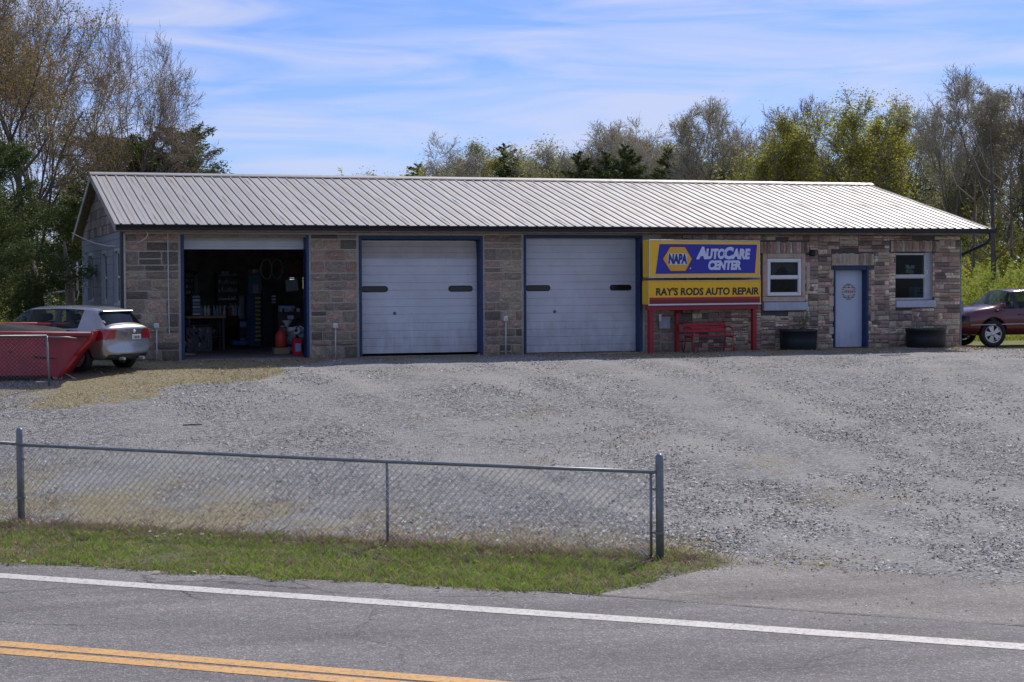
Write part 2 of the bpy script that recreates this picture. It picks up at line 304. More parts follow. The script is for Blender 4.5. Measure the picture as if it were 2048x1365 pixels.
def asphalt(name, c0, c1, c2, big=.25):
    m = bpy.data.materials.new(name); m.use_nodes = True; t = m.node_tree; b = t.nodes['Principled BSDF']; b.inputs['Roughness'].default_value = .85; b.inputs['Specular IOR Level'].default_value = .3
    ge = t.nodes.new('ShaderNodeNewGeometry')
    def nz(s, d, r=.6, vec=None):
        n = t.nodes.new('ShaderNodeTexNoise'); n.inputs['Scale'].default_value = s; n.inputs['Detail'].default_value = d; n.inputs['Roughness'].default_value = r
        t.links.new(vec or ge.outputs['Position'], n.inputs['Vector']); return n
    vo = t.nodes.new('ShaderNodeTexVoronoi'); vo.inputs['Scale'].default_value = 60; t.links.new(ge.outputs['Position'], vo.inputs['Vector'])
    sp = t.nodes.new('ShaderNodeSeparateColor'); t.links.new(vo.outputs['Color'], sp.inputs[0])
    rp = t.nodes.new('ShaderNodeValToRGB'); e = rp.color_ramp.elements; e[0].position = .0; e[0].color = (*c0, 1); e[1].position = .85; e[1].color = (*c1, 1); q = e.new(.97); q.color = (*c2, 1)
    t.links.new(sp.outputs[0], rp.inputs[0])
    mpn = t.nodes.new('ShaderNodeMapping'); mpn.inputs['Rotation'].default_value = (0, 0, math.atan2(7.02, 8.81)); mpn.inputs['Scale'].default_value = (.18, 1.1, 1); t.links.new(ge.outputs['Position'], mpn.inputs[0])
    n2 = nz(1.0, 7, .6, mpn.outputs[0]); mr = t.nodes.new('ShaderNodeMapRange'); mr.inputs[1].default_value = .3; mr.inputs[2].default_value = .7; mr.inputs[3].default_value = 1-big; mr.inputs[4].default_value = 1+big
    t.links.new(n2.outputs['Fac'], mr.inputs[0]); n3 = nz(9, 8, .7); mr3 = t.nodes.new('ShaderNodeMapRange'); mr3.inputs[1].default_value = .3; mr3.inputs[2].default_value = .7; mr3.inputs[3].default_value = .82; mr3.inputs[4].default_value = 1.18
    t.links.new(n3.outputs['Fac'], mr3.inputs[0]); mu = t.nodes.new('ShaderNodeMath'); mu.operation = 'MULTIPLY'; t.links.new(mr.outputs[0], mu.inputs[0]); t.links.new(mr3.outputs[0], mu.inputs[1])
    # wheel paths worn darker along the lanes, and a few thin cracks
    mp2 = t.nodes.new('ShaderNodeMapping'); mp2.vector_type = 'TEXTURE'; mp2.inputs['Location'].default_value = (SE[0], SE[1], 0); mp2.inputs['Rotation'].default_value = (0, 0, math.atan2(SD[1], SD[0])); t.links.new(ge.outputs['Position'], mp2.inputs[0])
    sx = t.nodes.new('ShaderNodeSeparateXYZ'); t.links.new(mp2.outputs[0], sx.inputs[0])
    wv = t.nodes.new('ShaderNodeMath'); wv.operation = 'MULTIPLY_ADD'; wv.inputs[1].default_value = 3.6; wv.inputs[2].default_value = .9; t.links.new(sx.outputs[1], wv.inputs[0])
    sn = t.nodes.new('ShaderNodeMath'); sn.operation = 'SINE'; t.links.new(wv.outputs[0], sn.inputs[0])
    ml = t.nodes.new('ShaderNodeMath'); ml.operation = 'MULTIPLY_ADD'; ml.inputs[1].default_value = .085; ml.inputs[2].default_value = 1.0; t.links.new(sn.outputs[0], ml.inputs[0])
    m3 = t.nodes.new('ShaderNodeMath'); m3.operation = 'MULTIPLY'; t.links.new(mu.outputs[0], m3.inputs[0]); t.links.new(ml.outputs[0], m3.inputs[1]); mu = m3
    wn = nz(1.3, 5, .6); mxv = t.nodes.new('ShaderNodeMix'); mxv.data_type = 'RGBA'; mxv.inputs[0].default_value = .35; t.links.new(ge.outputs['Position'], mxv.inputs[6]); t.links.new(wn.outputs['Color'], mxv.inputs[7])
    vc = t.nodes.new('ShaderNodeTexVoronoi'); vc.feature = 'DISTANCE_TO_EDGE'; vc.inputs['Scale'].default_value = .75; t.links.new(mxv.outputs[2], vc.inputs['Vector'])
    cm_ = t.nodes.new('ShaderNodeMapRange'); cm_.inputs[1].default_value = .004; cm_.inputs[2].default_value = .011; cm_.inputs[3].default_value = .45; cm_.inputs[4].default_value = 1; t.links.new(vc.outputs['Distance'], cm_.inputs[0])
    gate_ = nz(.35, 2, .5); gm_ = t.nodes.new('ShaderNodeMapRange'); gm_.inputs[1].default_value = .5; gm_.inputs[2].default_value = .6; t.links.new(gate_.outputs['Fac'], gm_.inputs[0])
    cx = t.nodes.new('ShaderNodeMix'); cx.inputs[2].default_value = 1.0; t.links.new(gm_.outputs[0], cx.inputs[0]); t.links.new(cm_.outputs[0], cx.inputs[3])
    m4 = t.nodes.new('ShaderNodeMath'); m4.operation = 'MULTIPLY'; t.links.new(mu.outputs[0], m4.inputs[0]); t.links.new(cx.outputs[0], m4.inputs[1]); mu = m4
    hv = t.nodes.new('ShaderNodeHueSaturation'); t.links.new(rp.outputs[0], hv.inputs['Color']); t.links.new(mu.outputs[0], hv.inputs['Value'])
    t.links.new(hv.outputs[0], b.inputs['Base Color'])
    bp = t.nodes.new('ShaderNodeBump'); bp.inputs['Strength'].default_value = .6; bp.inputs['Distance'].default_value = .01; t.links.new(vo.outputs['Distance'], bp.inputs['Height']); t.links.new(bp.outputs[0], b.inputs['Normal'])
    return m
M['asphalt'] = asphalt('worn_asphalt', (.12, .112, .115), (.19, .18, .18), (.3, .29, .285))
M['apron'] = asphalt('brownish_apron_asphalt', (.15, .137, .128), (.22, .202, .19), (.34, .32, .3), .28)
def paintmat(name, col):
    m = mat(name, col, .7, noise=(3, .08, 8)); t = m.node_tree; b = t.nodes['Principled BSDF']
    ge = t.nodes.new('ShaderNodeNewGeometry'); n = t.nodes.new('ShaderNodeTexNoise'); n.inputs['Scale'].default_value = 25; n.inputs['Detail'].default_value = 8; n.inputs['Roughness'].default_value = .75
    t.links.new(ge.outputs['Position'], n.inputs['Vector']); mr = t.nodes.new('ShaderNodeMapRange'); mr.inputs[1].default_value = .5; mr.inputs[2].default_value = .66; t.links.new(n.outputs['Fac'], mr.inputs[0])
    hv = [q for q in t.nodes if q.type == 'HUE_SAT'][0]; mx = t.nodes.new('ShaderNodeMix'); mx.data_type = 'RGBA'; mx.inputs[7].default_value = (.14, .13, .13, 1)
    t.links.new(mr.outputs[0], mx.inputs[0]); t.links.new(hv.outputs[0], mx.inputs[6]); t.links.new(mx.outputs[2], b.inputs['Base Color']); return m
M['paint_w'] = paintmat('worn_white_road_paint', (.55, .53, .5)); M['paint_y'] = paintmat('worn_yellow_road_paint', (.62, .34, .1))

# ------------------------------------------------------------------ masks of the ground cover
def inpoly(x, y, poly):
    x = np.asarray(x); y = np.asarray(y); r = np.zeros(x.shape, bool); n = len(poly)
    for i in range(n):
        x0, y0 = poly[i]; x1, y1 = poly[(i+1) % n]
        c = ((y0 > y) != (y1 > y)); r ^= c & (x < (x1-x0)*(y-y0)/((y1-y0) if y1 != y0 else 1e-9)+x0)
    return r
_ph = rng.uniform(0, 6.28, (40, 2)); _kk = rng.normal(0, 1, (40, 2))
def vnoise(x, y, s, o=0):
    """cheap smooth noise, about -1..1"""
    a = 0
    for i in range(12):
        k = _kk[(i+o) % 40]*s*(1+.35*i/4); a = a+np.sin(x*k[0]+y*k[1]+_ph[(i+o) % 40, 0])
    return a/4.0
def roadd(x, y): return (x-SE[0])*SN[0]+(y-SE[1])*SN[1]
def roads(x, y): return (x-SE[0])*SD[0]+(y-SE[1])*SD[1]
APR = [tuple(onz(px, py, -1.3)[:2]) for px, py in [(1130, 1188), (1200, 1187), (1300, 1166), (1400, 1141), (1500, 1128), (1620, 1130), (1800, 1146), (2048, 1166), (2500, 1200), (2500, 1310), (2048, 1276), (1150, 1200)]]
VPOLY = [tuple(onz(px, py, -1.3)[:2]) for px, py in [(-500, 1020), (0, 1046), (400, 1066), (766, 1086), (1000, 1094), (1200, 1104), (1330, 1100), (1400, 1106), (1450, 1116), (1480, 1124), (1440, 1134), (1400, 1141), (1300, 1169), (1200, 1189), (1150, 1190), (0, 1127), (-500, 1098)]]
VERGE_END = roads(*onz(1400, 1140, -1.3)[:2])
LEFTG = [tuple(ong(px, py)[:2]) for px, py in [(-900, 850), (0, 832), (120, 822), (230, 808), (330, 778), (420, 760), (520, 752)]]+[(6, -.2), (-40, -.2)]
def verge_mask(x, y):
    d = roadd(x, y); s = roads(x, y)
    dd = d+.25*vnoise(x, y, .9, 3)
    wx = x+.1*vnoise(x, y, 3.1, 3)+.05*vnoise(x, y, 9, 13); wy = y+.1*vnoise(x, y, 3.3, 23)+.05*vnoise(x, y, 8, 7)
    return inpoly(wx, wy, VPOLY)*1.0
def dry_mask(x, y):
    """0..1 strength of dry / thin grass in the lot"""
    d = roadd(x, y); s = roads(x, y); n = vnoise(x, y, 1.1, 9); n2 = vnoise(x, y, 2.6, 17)
    wid = np.clip(4.8-(s+2)*.3, 1.4, 5.2)
    a = np.clip(1.3-(d-2.5)/wid, 0, 1)*(d > 1.9)*np.clip((VERGE_END+2.0-s)/1.5, 0, 1)
    a = a*np.clip(.82+.5*n+.3*n2, 0, 1)
    L = inpoly(x+.35*vnoise(x, y, 1.6, 31), y+.35*vnoise(x, y, 1.4, 11), LEFTG)*np.clip(.98+.32*n+.25*n2, 0, 1)
    b = np.clip(1-(-y-1.5-.8*n)/1.3, 0, 1)*(y < .05)*np.clip(.8+.45*n2, 0, 1)
    farb = (y > 0)*1.0
    c_ = np.clip(n*1.3+n2*.6-1.5, 0, .35)*(d > 3)*(x < 9)
    return np.clip(np.maximum.reduce([a, L, b, farb, c_]), 0, 1)

TRK = []
for (ax, ay), (bx, by), (cx_, cy_) in (((9.5, -30), (9, -16), (7.2, -1.5)), ((8.5, -29.5), (10.5, -15), (11.5, -1.5)), ((8, -29), (4, -17), (2.9, -1.5)), ((10, -31), (13, -18), (19.5, -4)), ((19, -4.5), (26, -6), (34, -9)), ((11, -30), (22, -17), (33, -13))):
    for sgn in (-.8, .8):
        q = []
        for t in np.linspace(0, 1, 60):
            px_ = (1-t)**2*ax+2*t*(1-t)*bx+t*t*cx_; py_ = (1-t)**2*ay+2*t*(1-t)*by+t*t*cy_; tx = 2*(1-t)*(bx-ax)+2*t*(cx_-bx); ty = 2*(1-t)*(by-ay)+2*t*(cy_-by); l = math.hypot(tx, ty); q.append((px_-ty/l*sgn, py_+tx/l*sgn))
        TRK.append(np.array(q))
TKX, TKY = np.arange(-16, 40, .15), np.arange(-32, 1, .15)
def _trk():
    X, Y = np.meshgrid(TKX, TKY); a = np.zeros(X.shape)
    for q in TRK:
        dmin = np.full(X.shape, 9.)
        for p in q: dmin = np.minimum(dmin, (X-p[0])**2+(Y-p[1])**2)
        a = np.maximum(a, np.exp(-dmin/.13))
    return a
TKM = _trk()
def track_mask(x, y):
    i = np.clip(((np.asarray(x)+16)/.15).astype(int), 0, len(TKX)-1); j = np.clip(((np.asarray(y)+32)/.15).astype(int), 0, len(TKY)-1)
    return np.clip(TKM[j, i]*(.75+.5*vnoise(x, y, .7, 33)), 0, 1)*(np.abs(x) < 38)*(y < 0)

# ------------------------------------------------------------------ ground sheet
def groundmesh():
    xs = np.concatenate([[-900, -400, -200, -110, -70, -45, -30, -24, -20], np.arange(-17, 40, .22), [42, 46, 55, 70, 110, 200, 400, 1000]])
    ys = np.concatenate([[-300, -120, -70, -50, -44, -40, -36, -34], np.arange(-32, 2.0, .2), [3, 4, 6, 9, 13, 18, 25, 35, 50, 75, 110, 170, 300, 600, 1500, 3000]])
    X, Y = np.meshgrid(xs, ys); Z = ground(X, Y)
    inner = (X > -16) & (X < 39) & (Y > -31) & (Y < 1.5)
    Z = Z+inner*(.018*vnoise(X, Y, .8, 2)+.008*vnoise(X, Y, 2.7, 21))*(roadd(X, Y) > .3)*(1-np.clip(1-np.abs(Y)/.8, 0, 1))
    # the sheet dips below the asphalt
    road = (roadd(X, Y) < np.interp(roads(X, Y), [0, 3.4, 6.8, 7.7, 9.3, 11.3], [0, .1, .235, .17, .06, -.02])+.02) | inpoly(X, Y, APR)
    Z = np.where(road, Z-.05, Z)
    under = (X > -.1) & (X < 22.6) & (Y > -.1) & (Y < 12)
    Z = np.where(under, Z-.06, Z)
    ny, nx = X.shape; V = np.stack([X, Y, Z], -1).reshape(-1, 3)
    I = np.arange(ny*nx).reshape(ny, nx); F = np.stack([I[:-1, :-1], I[:-1, 1:], I[1:, 1:], I[1:, :-1]], -1).reshape(-1, 4)
    m = bpy.data.materials.new('gravel_and_turf_ground'); m.use_nodes = True; t = m.node_tree; b = t.nodes['Principled BSDF']; b.inputs['Roughness'].default_value = .92; b.inputs['Specular IOR Level'].default_value = .25
    ge = t.nodes.new('ShaderNodeNewGeometry')
    at = t.nodes.new('ShaderNodeAttribute'); at.attribute_name = 'cover'; sp = t.nodes.new('ShaderNodeSeparateColor'); t.links.new(at.outputs['Color'], sp.inputs[0])
    def nz(s, d, r=.6):
        n = t.nodes.new('ShaderNodeTexNoise'); n.inputs['Scale'].default_value = s; n.inputs['Detail'].default_value = d; n.inputs['Roughness'].default_value = r
        t.links.new(ge.outputs['Position'], n.inputs['Vector']); return n
    def ramp(src, els):
        rp = t.nodes.new('ShaderNodeValToRGB'); e = rp.color_ramp.elements
        while len(e) < len(els): e.new(.5)
        for i, (p_, c_) in enumerate(els): e[i].position = p_; e[i].color = (*c_, 1)
        t.links.new(src, rp.inputs[0]); return rp
    def mix(f, a, c_, bt='MIX'):
        x = t.nodes.new('ShaderNodeMix'); x.data_type = 'RGBA'; x.blend_type = bt
        t.links.new(f, x.inputs[0]) if not isinstance(f, float) else setattr(x.inputs[0], 'default_value', f)
        t.links.new(a, x.inputs[6]); t.links.new(c_, x.inputs[7]); return x
    vo = t.nodes.new('ShaderNodeTexVoronoi'); vo.inputs['Scale'].default_value = 26; t.links.new(ge.outputs['Position'], vo.inputs['Vector'])
    vs2 = t.nodes.new('ShaderNodeSeparateColor'); t.links.new(vo.outputs['Color'], vs2.inputs[0])
    grav = ramp(vs2.outputs[0], [(0, (.06, .06, .062)), (.3, (.155, .152, .152)), (.7, (.24, .235, .232)), (.92, (.38, .375, .37))])
    dust = ramp(nz(22, 8, .7).outputs['Fac'], [(.35, (.24, .232, .22)), (.65, (.34, .332, .315))])
    dm = ramp(nz(.55, 6, .62).outputs['Fac'], [(.44, (0, 0, 0)), (.66, (.8, .8, .8))])
    lot0 = mix(dm.outputs[0], grav.outputs[0], dust.outputs[0])
    tk = ramp(nz(7, 8, .7).outputs['Fac'], [(.35, (.26, .25, .235)), (.65, (.37, .36, .34))]); lot = mix(at.outputs['Alpha'], lot0.outputs[2], tk.outputs[0])
    dry = ramp(nz(14, 9, .75).outputs['Fac'], [(.34, (.1, .085, .05)), (.45, (.17, .165, .075)), (.54, (.29, .235, .145)), (.66, (.4, .32, .235))])
    grn = ramp(nz(11, 9, .75).outputs['Fac'], [(.34, (.035, .035, .015)), (.5, (.09, .1, .028)), (.66, (.2, .17, .07))])
    fld = ramp(nz(.9, 9, .7).outputs['Fac'], [(.34, (.09, .11, .02)), (.6, (.2, .2, .05))])
    j = nz(5, 8, .7); ad = t.nodes.new('ShaderNodeMath'); ad.operation = 'ADD'; sb = t.nodes.new('ShaderNodeMath'); sb.operation = 'MULTIPLY_ADD'; sb.inputs[1].default_value = 1.6; sb.inputs[2].default_value = -.8
    t.links.new(j.outputs['Fac'], sb.inputs[0]); t.links.new(sp.outputs[0], ad.inputs[0]); t.links.new(sb.outputs[0], ad.inputs[1])
    mr = t.nodes.new('ShaderNodeMapRange'); mr.inputs[1].default_value = .25; mr.inputs[2].default_value = .75; t.links.new(ad.outputs[0], mr.inputs[0])
    a1 = mix(mr.outputs[0], lot.outputs[2], dry.outputs[0]); a2 = mix(sp.outputs[1], a1.outputs[2], grn.outputs[0]); a3 = mix(sp.outputs[2], a2.outputs[2], fld.outputs[0])
    t.links.new(a3.outputs[2], b.inputs['Base Color'])
    bp = t.nodes.new('ShaderNodeBump'); bp.inputs['Strength'].default_value = .9; bp.inputs['Distance'].default_value = .03; t.links.new(vo.outputs['Distance'], bp.inputs['Height'])
    bp.invert = True; t.links.new(bp.outputs[0], b.inputs['Normal'])
    me = npmesh('ground', V, F, m, 4, True)
    ca = me.color_attributes.new('cover', 'FLOAT_COLOR', 'POINT')
    x, y = V[:, 0], V[:, 1]
    cov = np.zeros((len(V), 4), np.float32); cov[:, 0] = np.where(np.abs(x) < 60, dry_mask(x, y), 1); cov[:, 1] = verge_mask(x, y)*.9; cov[:, 2] = np.clip((y-2)/4, 0, 1); cov[:, 3] = track_mask(x, y)*.8
    ca.data.foreach_set('color', cov.ravel())
    struct(link('ground', me))
groundmesh()

# road, apron and painted lines: strips parallel to the road edge
def strip(name, d0, d1, z, mt, s0=-60, s1=90, seg=1, wob=0, df=lambda s: 0):
    V = []; F = []
    ss = np.linspace(s0, s1, seg+1)
    for i, s_ in enumerate(ss):
        w0 = wob*vnoise(s_, 0., 2.2, 4)+df(s_); w1 = wob*vnoise(s_, 5., 2.2, 8)+df(s_)
        for d_ in (d0+w0, d1+w1): V.append((SE[0]+SD[0]*s_+SN[0]*d_, SE[1]+SD[1]*s_+SN[1]*d_, z))
    F = [(2*i, 2*i+2, 2*i+3, 2*i+1) for i in range(seg)]
    mb = MB(); mb.add(V, F); return struct(mb.build(name, mt))
def dpx(x, y): p = onz(x, y, -1.3); return roadd(p[0], p[1])
Zr = -1.3
edgef = lambda s: float(np.interp(s, [0, 3.4, 6.8, 7.7, 9.3, 11.3], [0, .1, .235, .17, .06, -.02]))
strip('road', -9.0, 0, Zr, M['asphalt'], seg=400, wob=.012, df=edgef)
a = MB(); a.add([(x, y, Zr-.004) for x, y in APR], [tuple(range(len(APR)))]); struct(a.build('driveway_apron', M['apron']))
dw0, dw1 = np.mean([dpx(0, 1147), dpx(800, 1199.6), dpx(2048, 1289.5)]), np.mean([dpx(0, 1158), dpx(800, 1210.5), dpx(2048, 1300.6)]); print('white line', dw0, dw1)
strip('white_edge_line', dw1, dw0, Zr+.004, M['paint_w'], seg=300, wob=.006, df=lambda s: float(np.interp(s, [-1, 11.3], [.11, -.12])))
y0, y1 = np.mean([dpx(0, 1283), dpx(450, 1318)]), np.mean([dpx(0, 1309), dpx(450, 1346)])
yw = (y0-y1)
strip('yellow_centre_line', y0-yw*.43, y0, Zr+.004, M['paint_y'], seg=200, wob=.003)
strip('yellow_centre_line', y1, y1+yw*.43, Zr+.004, M['paint_y'], seg=200, wob=.003)
# thin tar seam along the road edge
m_ = mat('tar_seam', (.03, .025, .022), .8)
strip('road_edge_seam', -.012, .012, Zr+.009, m_, s0=roads(*APR[0])-.2, s1=60, seg=200, wob=.01, df=edgef)

# ------------------------------------------------------------------ scattering of stuff
def scatter(n, x0, x1, y0, y1, maskf):
    x = rng.uniform(x0, x1, n); y = rng.uniform(y0, y1, n); p = maskf(x, y); k = rng.random(n) < p
    return x[k], y[k]
def infront(x, y):
    """inside the view, with a margin"""
    P = np.stack([x-C[0], y-C[1], 0*x-1.2-C[2]], -1); z = P@fw; u = (P@cr)/z
    return (np.abs(u) < .33) & (z > 12)
def pebbles(name, x, y, smin, smax, mt):
    n = len(x); s = rng.uniform(smin, smax, n)**1.0; z = ground(x, y)
    base = np.array([(1, 0, 0), (0, 1, 0), (-1, 0, 0), (0, -1, 0), (.25, .15, .75), (-.3, -.2, .6)], float)
    V = base[None]*np.ones((n, 1, 1)); V = V+rng.normal(0, .2, V.shape); a_ = rng.uniform(0, 6.28, n)
    V[:, :, 0] *= rng.uniform(.7, 1.3, (n, 1)); V[:, :, 2] *= rng.uniform(.5, 1.1, (n, 1))
    c_, s_ = np.cos(a_)[:, None], np.sin(a_)[:, None]; X = V[:, :, 0]*c_-V[:, :, 1]*s_; Y = V[:, :, 0]*s_+V[:, :, 1]*c_
    V = np.stack([X, Y, V[:, :, 2]], -1)*s[:, None, None]+np.stack([x, y, z+.004], -1)[:, None, :]
    f = np.array([(0, 1, 4), (1, 2, 5), (1, 5, 4), (2, 3, 5), (3, 0, 4), (3, 4, 5)])
    F = (f[None]+6*np.arange(n)[:, None, None]).reshape(-1, 3)
    return link(name, npmesh(name, V.reshape(-1, 3), F, mt))
def blades(name, x, y, hmin, hmax, w, mt, lean=.5, per=1, spread=.03, zf=ground):
    if per > 1:
        x = np.repeat(x, per)+rng.normal(0, spread, len(x)*per); y = np.repeat(y, per)+rng.normal(0, spread, len(y)*per)
    n = len(x); z = zf(x, y)-.01; h = rng.uniform(hmin, hmax, n); a_ = rng.uniform(0, 6.28, n); l_ = rng.normal(0, lean, (n, 2))*h[:, None]
    w_ = w*rng.uniform(.6, 1.4, n); dx, dy = np.cos(a_)*w_, np.sin(a_)*w_
    V = np.stack([np.stack([x-dx, y-dy, z], -1), np.stack([x+dx, y+dy, z], -1), np.stack([x+l_[:, 0]*.4+dx*.6, y+l_[:, 1]*.4+dy*.6, z+h*.6], -1), np.stack([x+l_[:, 0], y+l_[:, 1], z+h], -1)], 1)
    f = np.array([(0, 1, 2), (0, 2, 3)]); F = (f[None]+4*np.arange(n)[:, None, None]).reshape(-1, 3)
    return link(name, npmesh(name, V.reshape(-1, 3), F, mt))
def flats(name, x, y, s0, s1, mt, zo=.02):
    n = len(x); z = ground(x, y)+zo; s = rng.uniform(s0, s1, n); V = rng.normal(0, .6, (n, 4, 3)); V[:, 0, 0] -= 1; V[:, 1, 1] -= .6; V[:, 2, 0] += 1; V[:, 3, 1] += .6; V[:, :, 2] *= .5
    V = V*s[:, None, None]+np.stack([x, y, z], -1)[:, None]
    F = np.arange(4*n).reshape(n, 4); return link(name, npmesh(name, V.reshape(-1, 3), F, mt, 4))

def gm(x, y):
    d = roadd(x, y); dist = np.hypot(x-C[0], y-C[1])
    p = (d > 2.6)*(~inpoly(x, y, APR))*(verge_mask(x, y) < .5)*infront(x, y)*np.clip(1.15-dry_mask(x, y), .12, 1)
    patch = np.clip(.6+.5*vnoise(x, y, .55, 30)+.25*vnoise(x*.4, y, 2.2, 14), .14, 1)*(1-.8*track_mask(x, y))
    return p*patch*np.clip((22/dist)**2.2, .05, 1)*(y < -.8)
gx, gy = scatter(720000, -16, 34, -31, -.8, gm)
struct(pebbles('gravel', gx, gy, .008, .026, M['pebble']), 'stuff')
gx, gy = scatter(30000, -16, 34, -31, -.8, gm)
struct(pebbles('coarse_gravel', gx, gy, .018, .036, M['pebble']), 'stuff')
gx, gy = scatter(120000, -2, 34, -31, -14, lambda x, y: inpoly(x, y, APR)*infront(x, y)*np.clip(.05+(~inpoly(x+SN[0]*.55, y+SN[1]*.55, APR))*.5*(.7+vnoise(x, y, 2, 6))+(~inpoly(x+SN[0]*.2, y+SN[1]*.2, APR))*.6, 0, 1))
struct(pebbles('gravel_on_apron', gx, gy, .006, .016, M['pebble']), 'stuff')
vm = lambda x, y: verge_mask(x, y)*infront(x, y)*np.clip((VERGE_END+.2-roads(x, y))/1.6+.1, .15, 1)*np.clip(.75+.6*vnoise(x, y, 1.8, 12)+.3*vnoise(x, y, 5, 2)-.95*np.exp(-((roadd(x, y)-2.4)/.2)**2), .12, 1)
gx, gy = scatter(120000, -10, 8, -31, -15, vm)
struct(blades('verge_grass', gx, gy, .025, .085, .0045, M['grass'], .55, per=5, spread=.025), 'stuff')
gx, gy = scatter(40000, -10, 8, -31, -15, lambda x, y: verge_mask(x, y)*infront(x, y)*.25+np.exp(-((roadd(x, y)-2.75)/.4)**2)*(roads(x, y) < VERGE_END-.2)*.9)
struct(blades('dry_verge_grass', gx, gy, .03, .11, .004, M['drygrass'], .7, per=4, spread=.03), 'stuff')
gx, gy = scatter(260000, -16, 30, -28, -.15, lambda x, y: np.clip(dry_mask(x, y), 0, 1)*infront(x, y)*(roadd(x, y) > 2.5)*(~inpoly(x, y, APR))*.42)
struct(blades('dry_lot_grass', gx, gy, .015, .06, .005, M['drygrass'], .8, per=3, spread=.04), 'stuff')
gx, gy = scatter(90000, -16, 30, -28, -.15, lambda x, y: np.clip(dry_mask(x, y), 0, 1)*infront(x, y)*(roadd(x, y) > 2.5)*np.clip(.12+vnoise(x, y, .9, 25)*.6, 0, .6))
struct(blades('green_lot_grass', gx, gy, .015, .055, .005, M['grass'], .7, per=3, spread=.04), 'stuff')
gx, gy = scatter(70000, -16, 26, -31, -.15, lambda x, y: infront(x, y)*np.clip(np.exp(-((roadd(x, y)-2.45)/.4)**2)*(roads(x, y) < VERGE_END)*.35+np.exp(-(roadd(x, y)/.12)**2)*(roads(x, y) < VERGE_END-1)*.5+dry_mask(x, y)*(y > -4)*.12, 0, 1))
struct(flats('fallen_leaves', gx, gy, .012, .032, M['fallen'], .03), 'stuff')

# ------------------------------------------------------------------ the garage building
B = thing('garage_building', 'long low stone faced garage with white ribbed metal roof and three bay doors', 'building')
LX, DY, WH, TK = 22.5, 11.93, 3.1, .3          # facade length, depth, wall height, wall thickness
D1, D2, D3 = (1.32, 4.39, 0, 2.98), (5.64, 8.80, 0, 2.97), (9.89, 13.10, -.02, 3.0)
W1, ED, W2 = (16.65, 17.64, 1.42, 2.40), (18.62, 19.66, 0, 2.19), (20.5, 21.64, 1.28, 2.57)
OPEN = [D1, D2, D3, W1, ED, W2]
def wallboxes(mb, a0, a1, ops, y0, y1, top, axis='x'):
    ops = sorted(ops); c = a0
    def bx(p, q, z0, z1):
        if q-p > 1e-4 and z1-z0 > 1e-4: mb.box(p, q, y0, y1, z0, z1) if axis == 'x' else mb.box(y0, y1, p, q, z0, z1)
    for (p, q, z0, z1) in ops:
        bx(c, p, -.3, top); bx(p, q, z1, top); bx(p, q, -.3, z0-.0); c = q
    bx(c, a1, -.3, top)
mb = MB(); wallboxes(mb, 0.0, LX, OPEN, 0, TK, WH); wall = mb.build('front_wall', M['mortar'], B)
# --- stones
def stone_variants(name, mt, n, dep):
    res = []
    for v in range(n):
        nx, nz_ = 4, 3
        V = []; F = []
        for j in range(nz_+1):
            for i in range(nx+1):
                u, w = i/nx, j/nz_
                edge = (i in (0, nx)) or (j in (0, nz_))
                e = min(min(u, 1-u)*5, min(w, 1-w)*4, 1)
                d = .35+(.65*e if not edge else 0)*rng.uniform(.45, 1.1)
                ju = 0 if edge else rng.uniform(-.05, .05)
                if edge: ju = rng.uniform(-.012, .012)
                V.append((min(max(u+ju, 0), 1), -d, min(max(w+(rng.uniform(-.015, .015) if edge else rng.uniform(-.06, .06)), 0), 1)))
        k = nx+1
        for j in range(nz_):
            for i in range(nx):
                q = (j*k+i, j*k+i+1, (j+1)*k+i+1, (j+1)*k+i)
                F += [(q[0], q[1], q[2]), (q[0], q[2], q[3])] if rng.random() < .5 else [(q[0], q[1], q[3]), (q[1], q[2], q[3])]
        ring = list(range(k))+[j*k+nx for j in range(1, nz_+1)]+[nz_*k+i for i in range(nx-1, -1, -1)]+[j*k for j in range(nz_-1, 0, -1)]
        base = len(V)
        for r_ in ring: V.append((V[r_][0], 0.0, V[r_][2]))
        for i in range(len(ring)): a, b_ = ring[i], ring[(i+1) % len(ring)]; F.append((a, base+i, base+(i+1) % len(ring), b_))
        me = bpy.data.meshes.new(name); me.from_pydata(V, [], F); me.materials.append(mt); me.update(); res.append(me)
    return res
ASH = stone_variants('stone_block', M['ashlar'], 9, 1); LED = stone_variants('ledge_stone', M['ledge'], 9, 1)
def put_stone(name, meshes, x0, x1, z0, z1, dep, y=-.001):
    me = meshes[rng.integers(len(meshes))]
    fx, fz = 1, 1
    return link(name, me, wall, (x0, y, z0), None, (x1-x0, dep*rng.uniform(.6, 1.35), z1-z0))
def ashlar(x0, x1, z0, z1, seed=0):
    r = random.Random(seed); z = z0; g = .015
    while z < z1-.05:
        h = r.choice([.27, .3, .25, .2, .33, .22, .14]);
        if z1-(z+h) < .12: h = z1-z
        x = x0
        while x < x1-.03:
            w = r.uniform(.27, .56)*(1.0 if h > .18 else 1.25)
            if x1-(x+w) < .16: w = x1-x
            if h > .27 and r.random() < .22:
                hs_ = h*r.uniform(.4, .6)
                put_stone('stone_block', ASH, x+g, x+w-g, z+g, z+hs_-g, .045); put_stone('stone_block', ASH, x+g, x+w-g, z+hs_+g, z+h-g, .045)
            else: put_stone('stone_block', ASH, x+g, x+w-g, z+g, z+h-g, .07)
            x += w
        z += h
TOPZ = 3.0
ashlar(.0, 1.27, -.05, TOPZ, 3); ashlar(4.44, 5.59, -.05, TOPZ, 5); ashlar(8.85, 9.84, -.05, TOPZ, 8); ashlar(13.17, 13.62, -.05, 2.9, 12)
ashlar(13.63, 14.5, -.05, 1.15, 15)
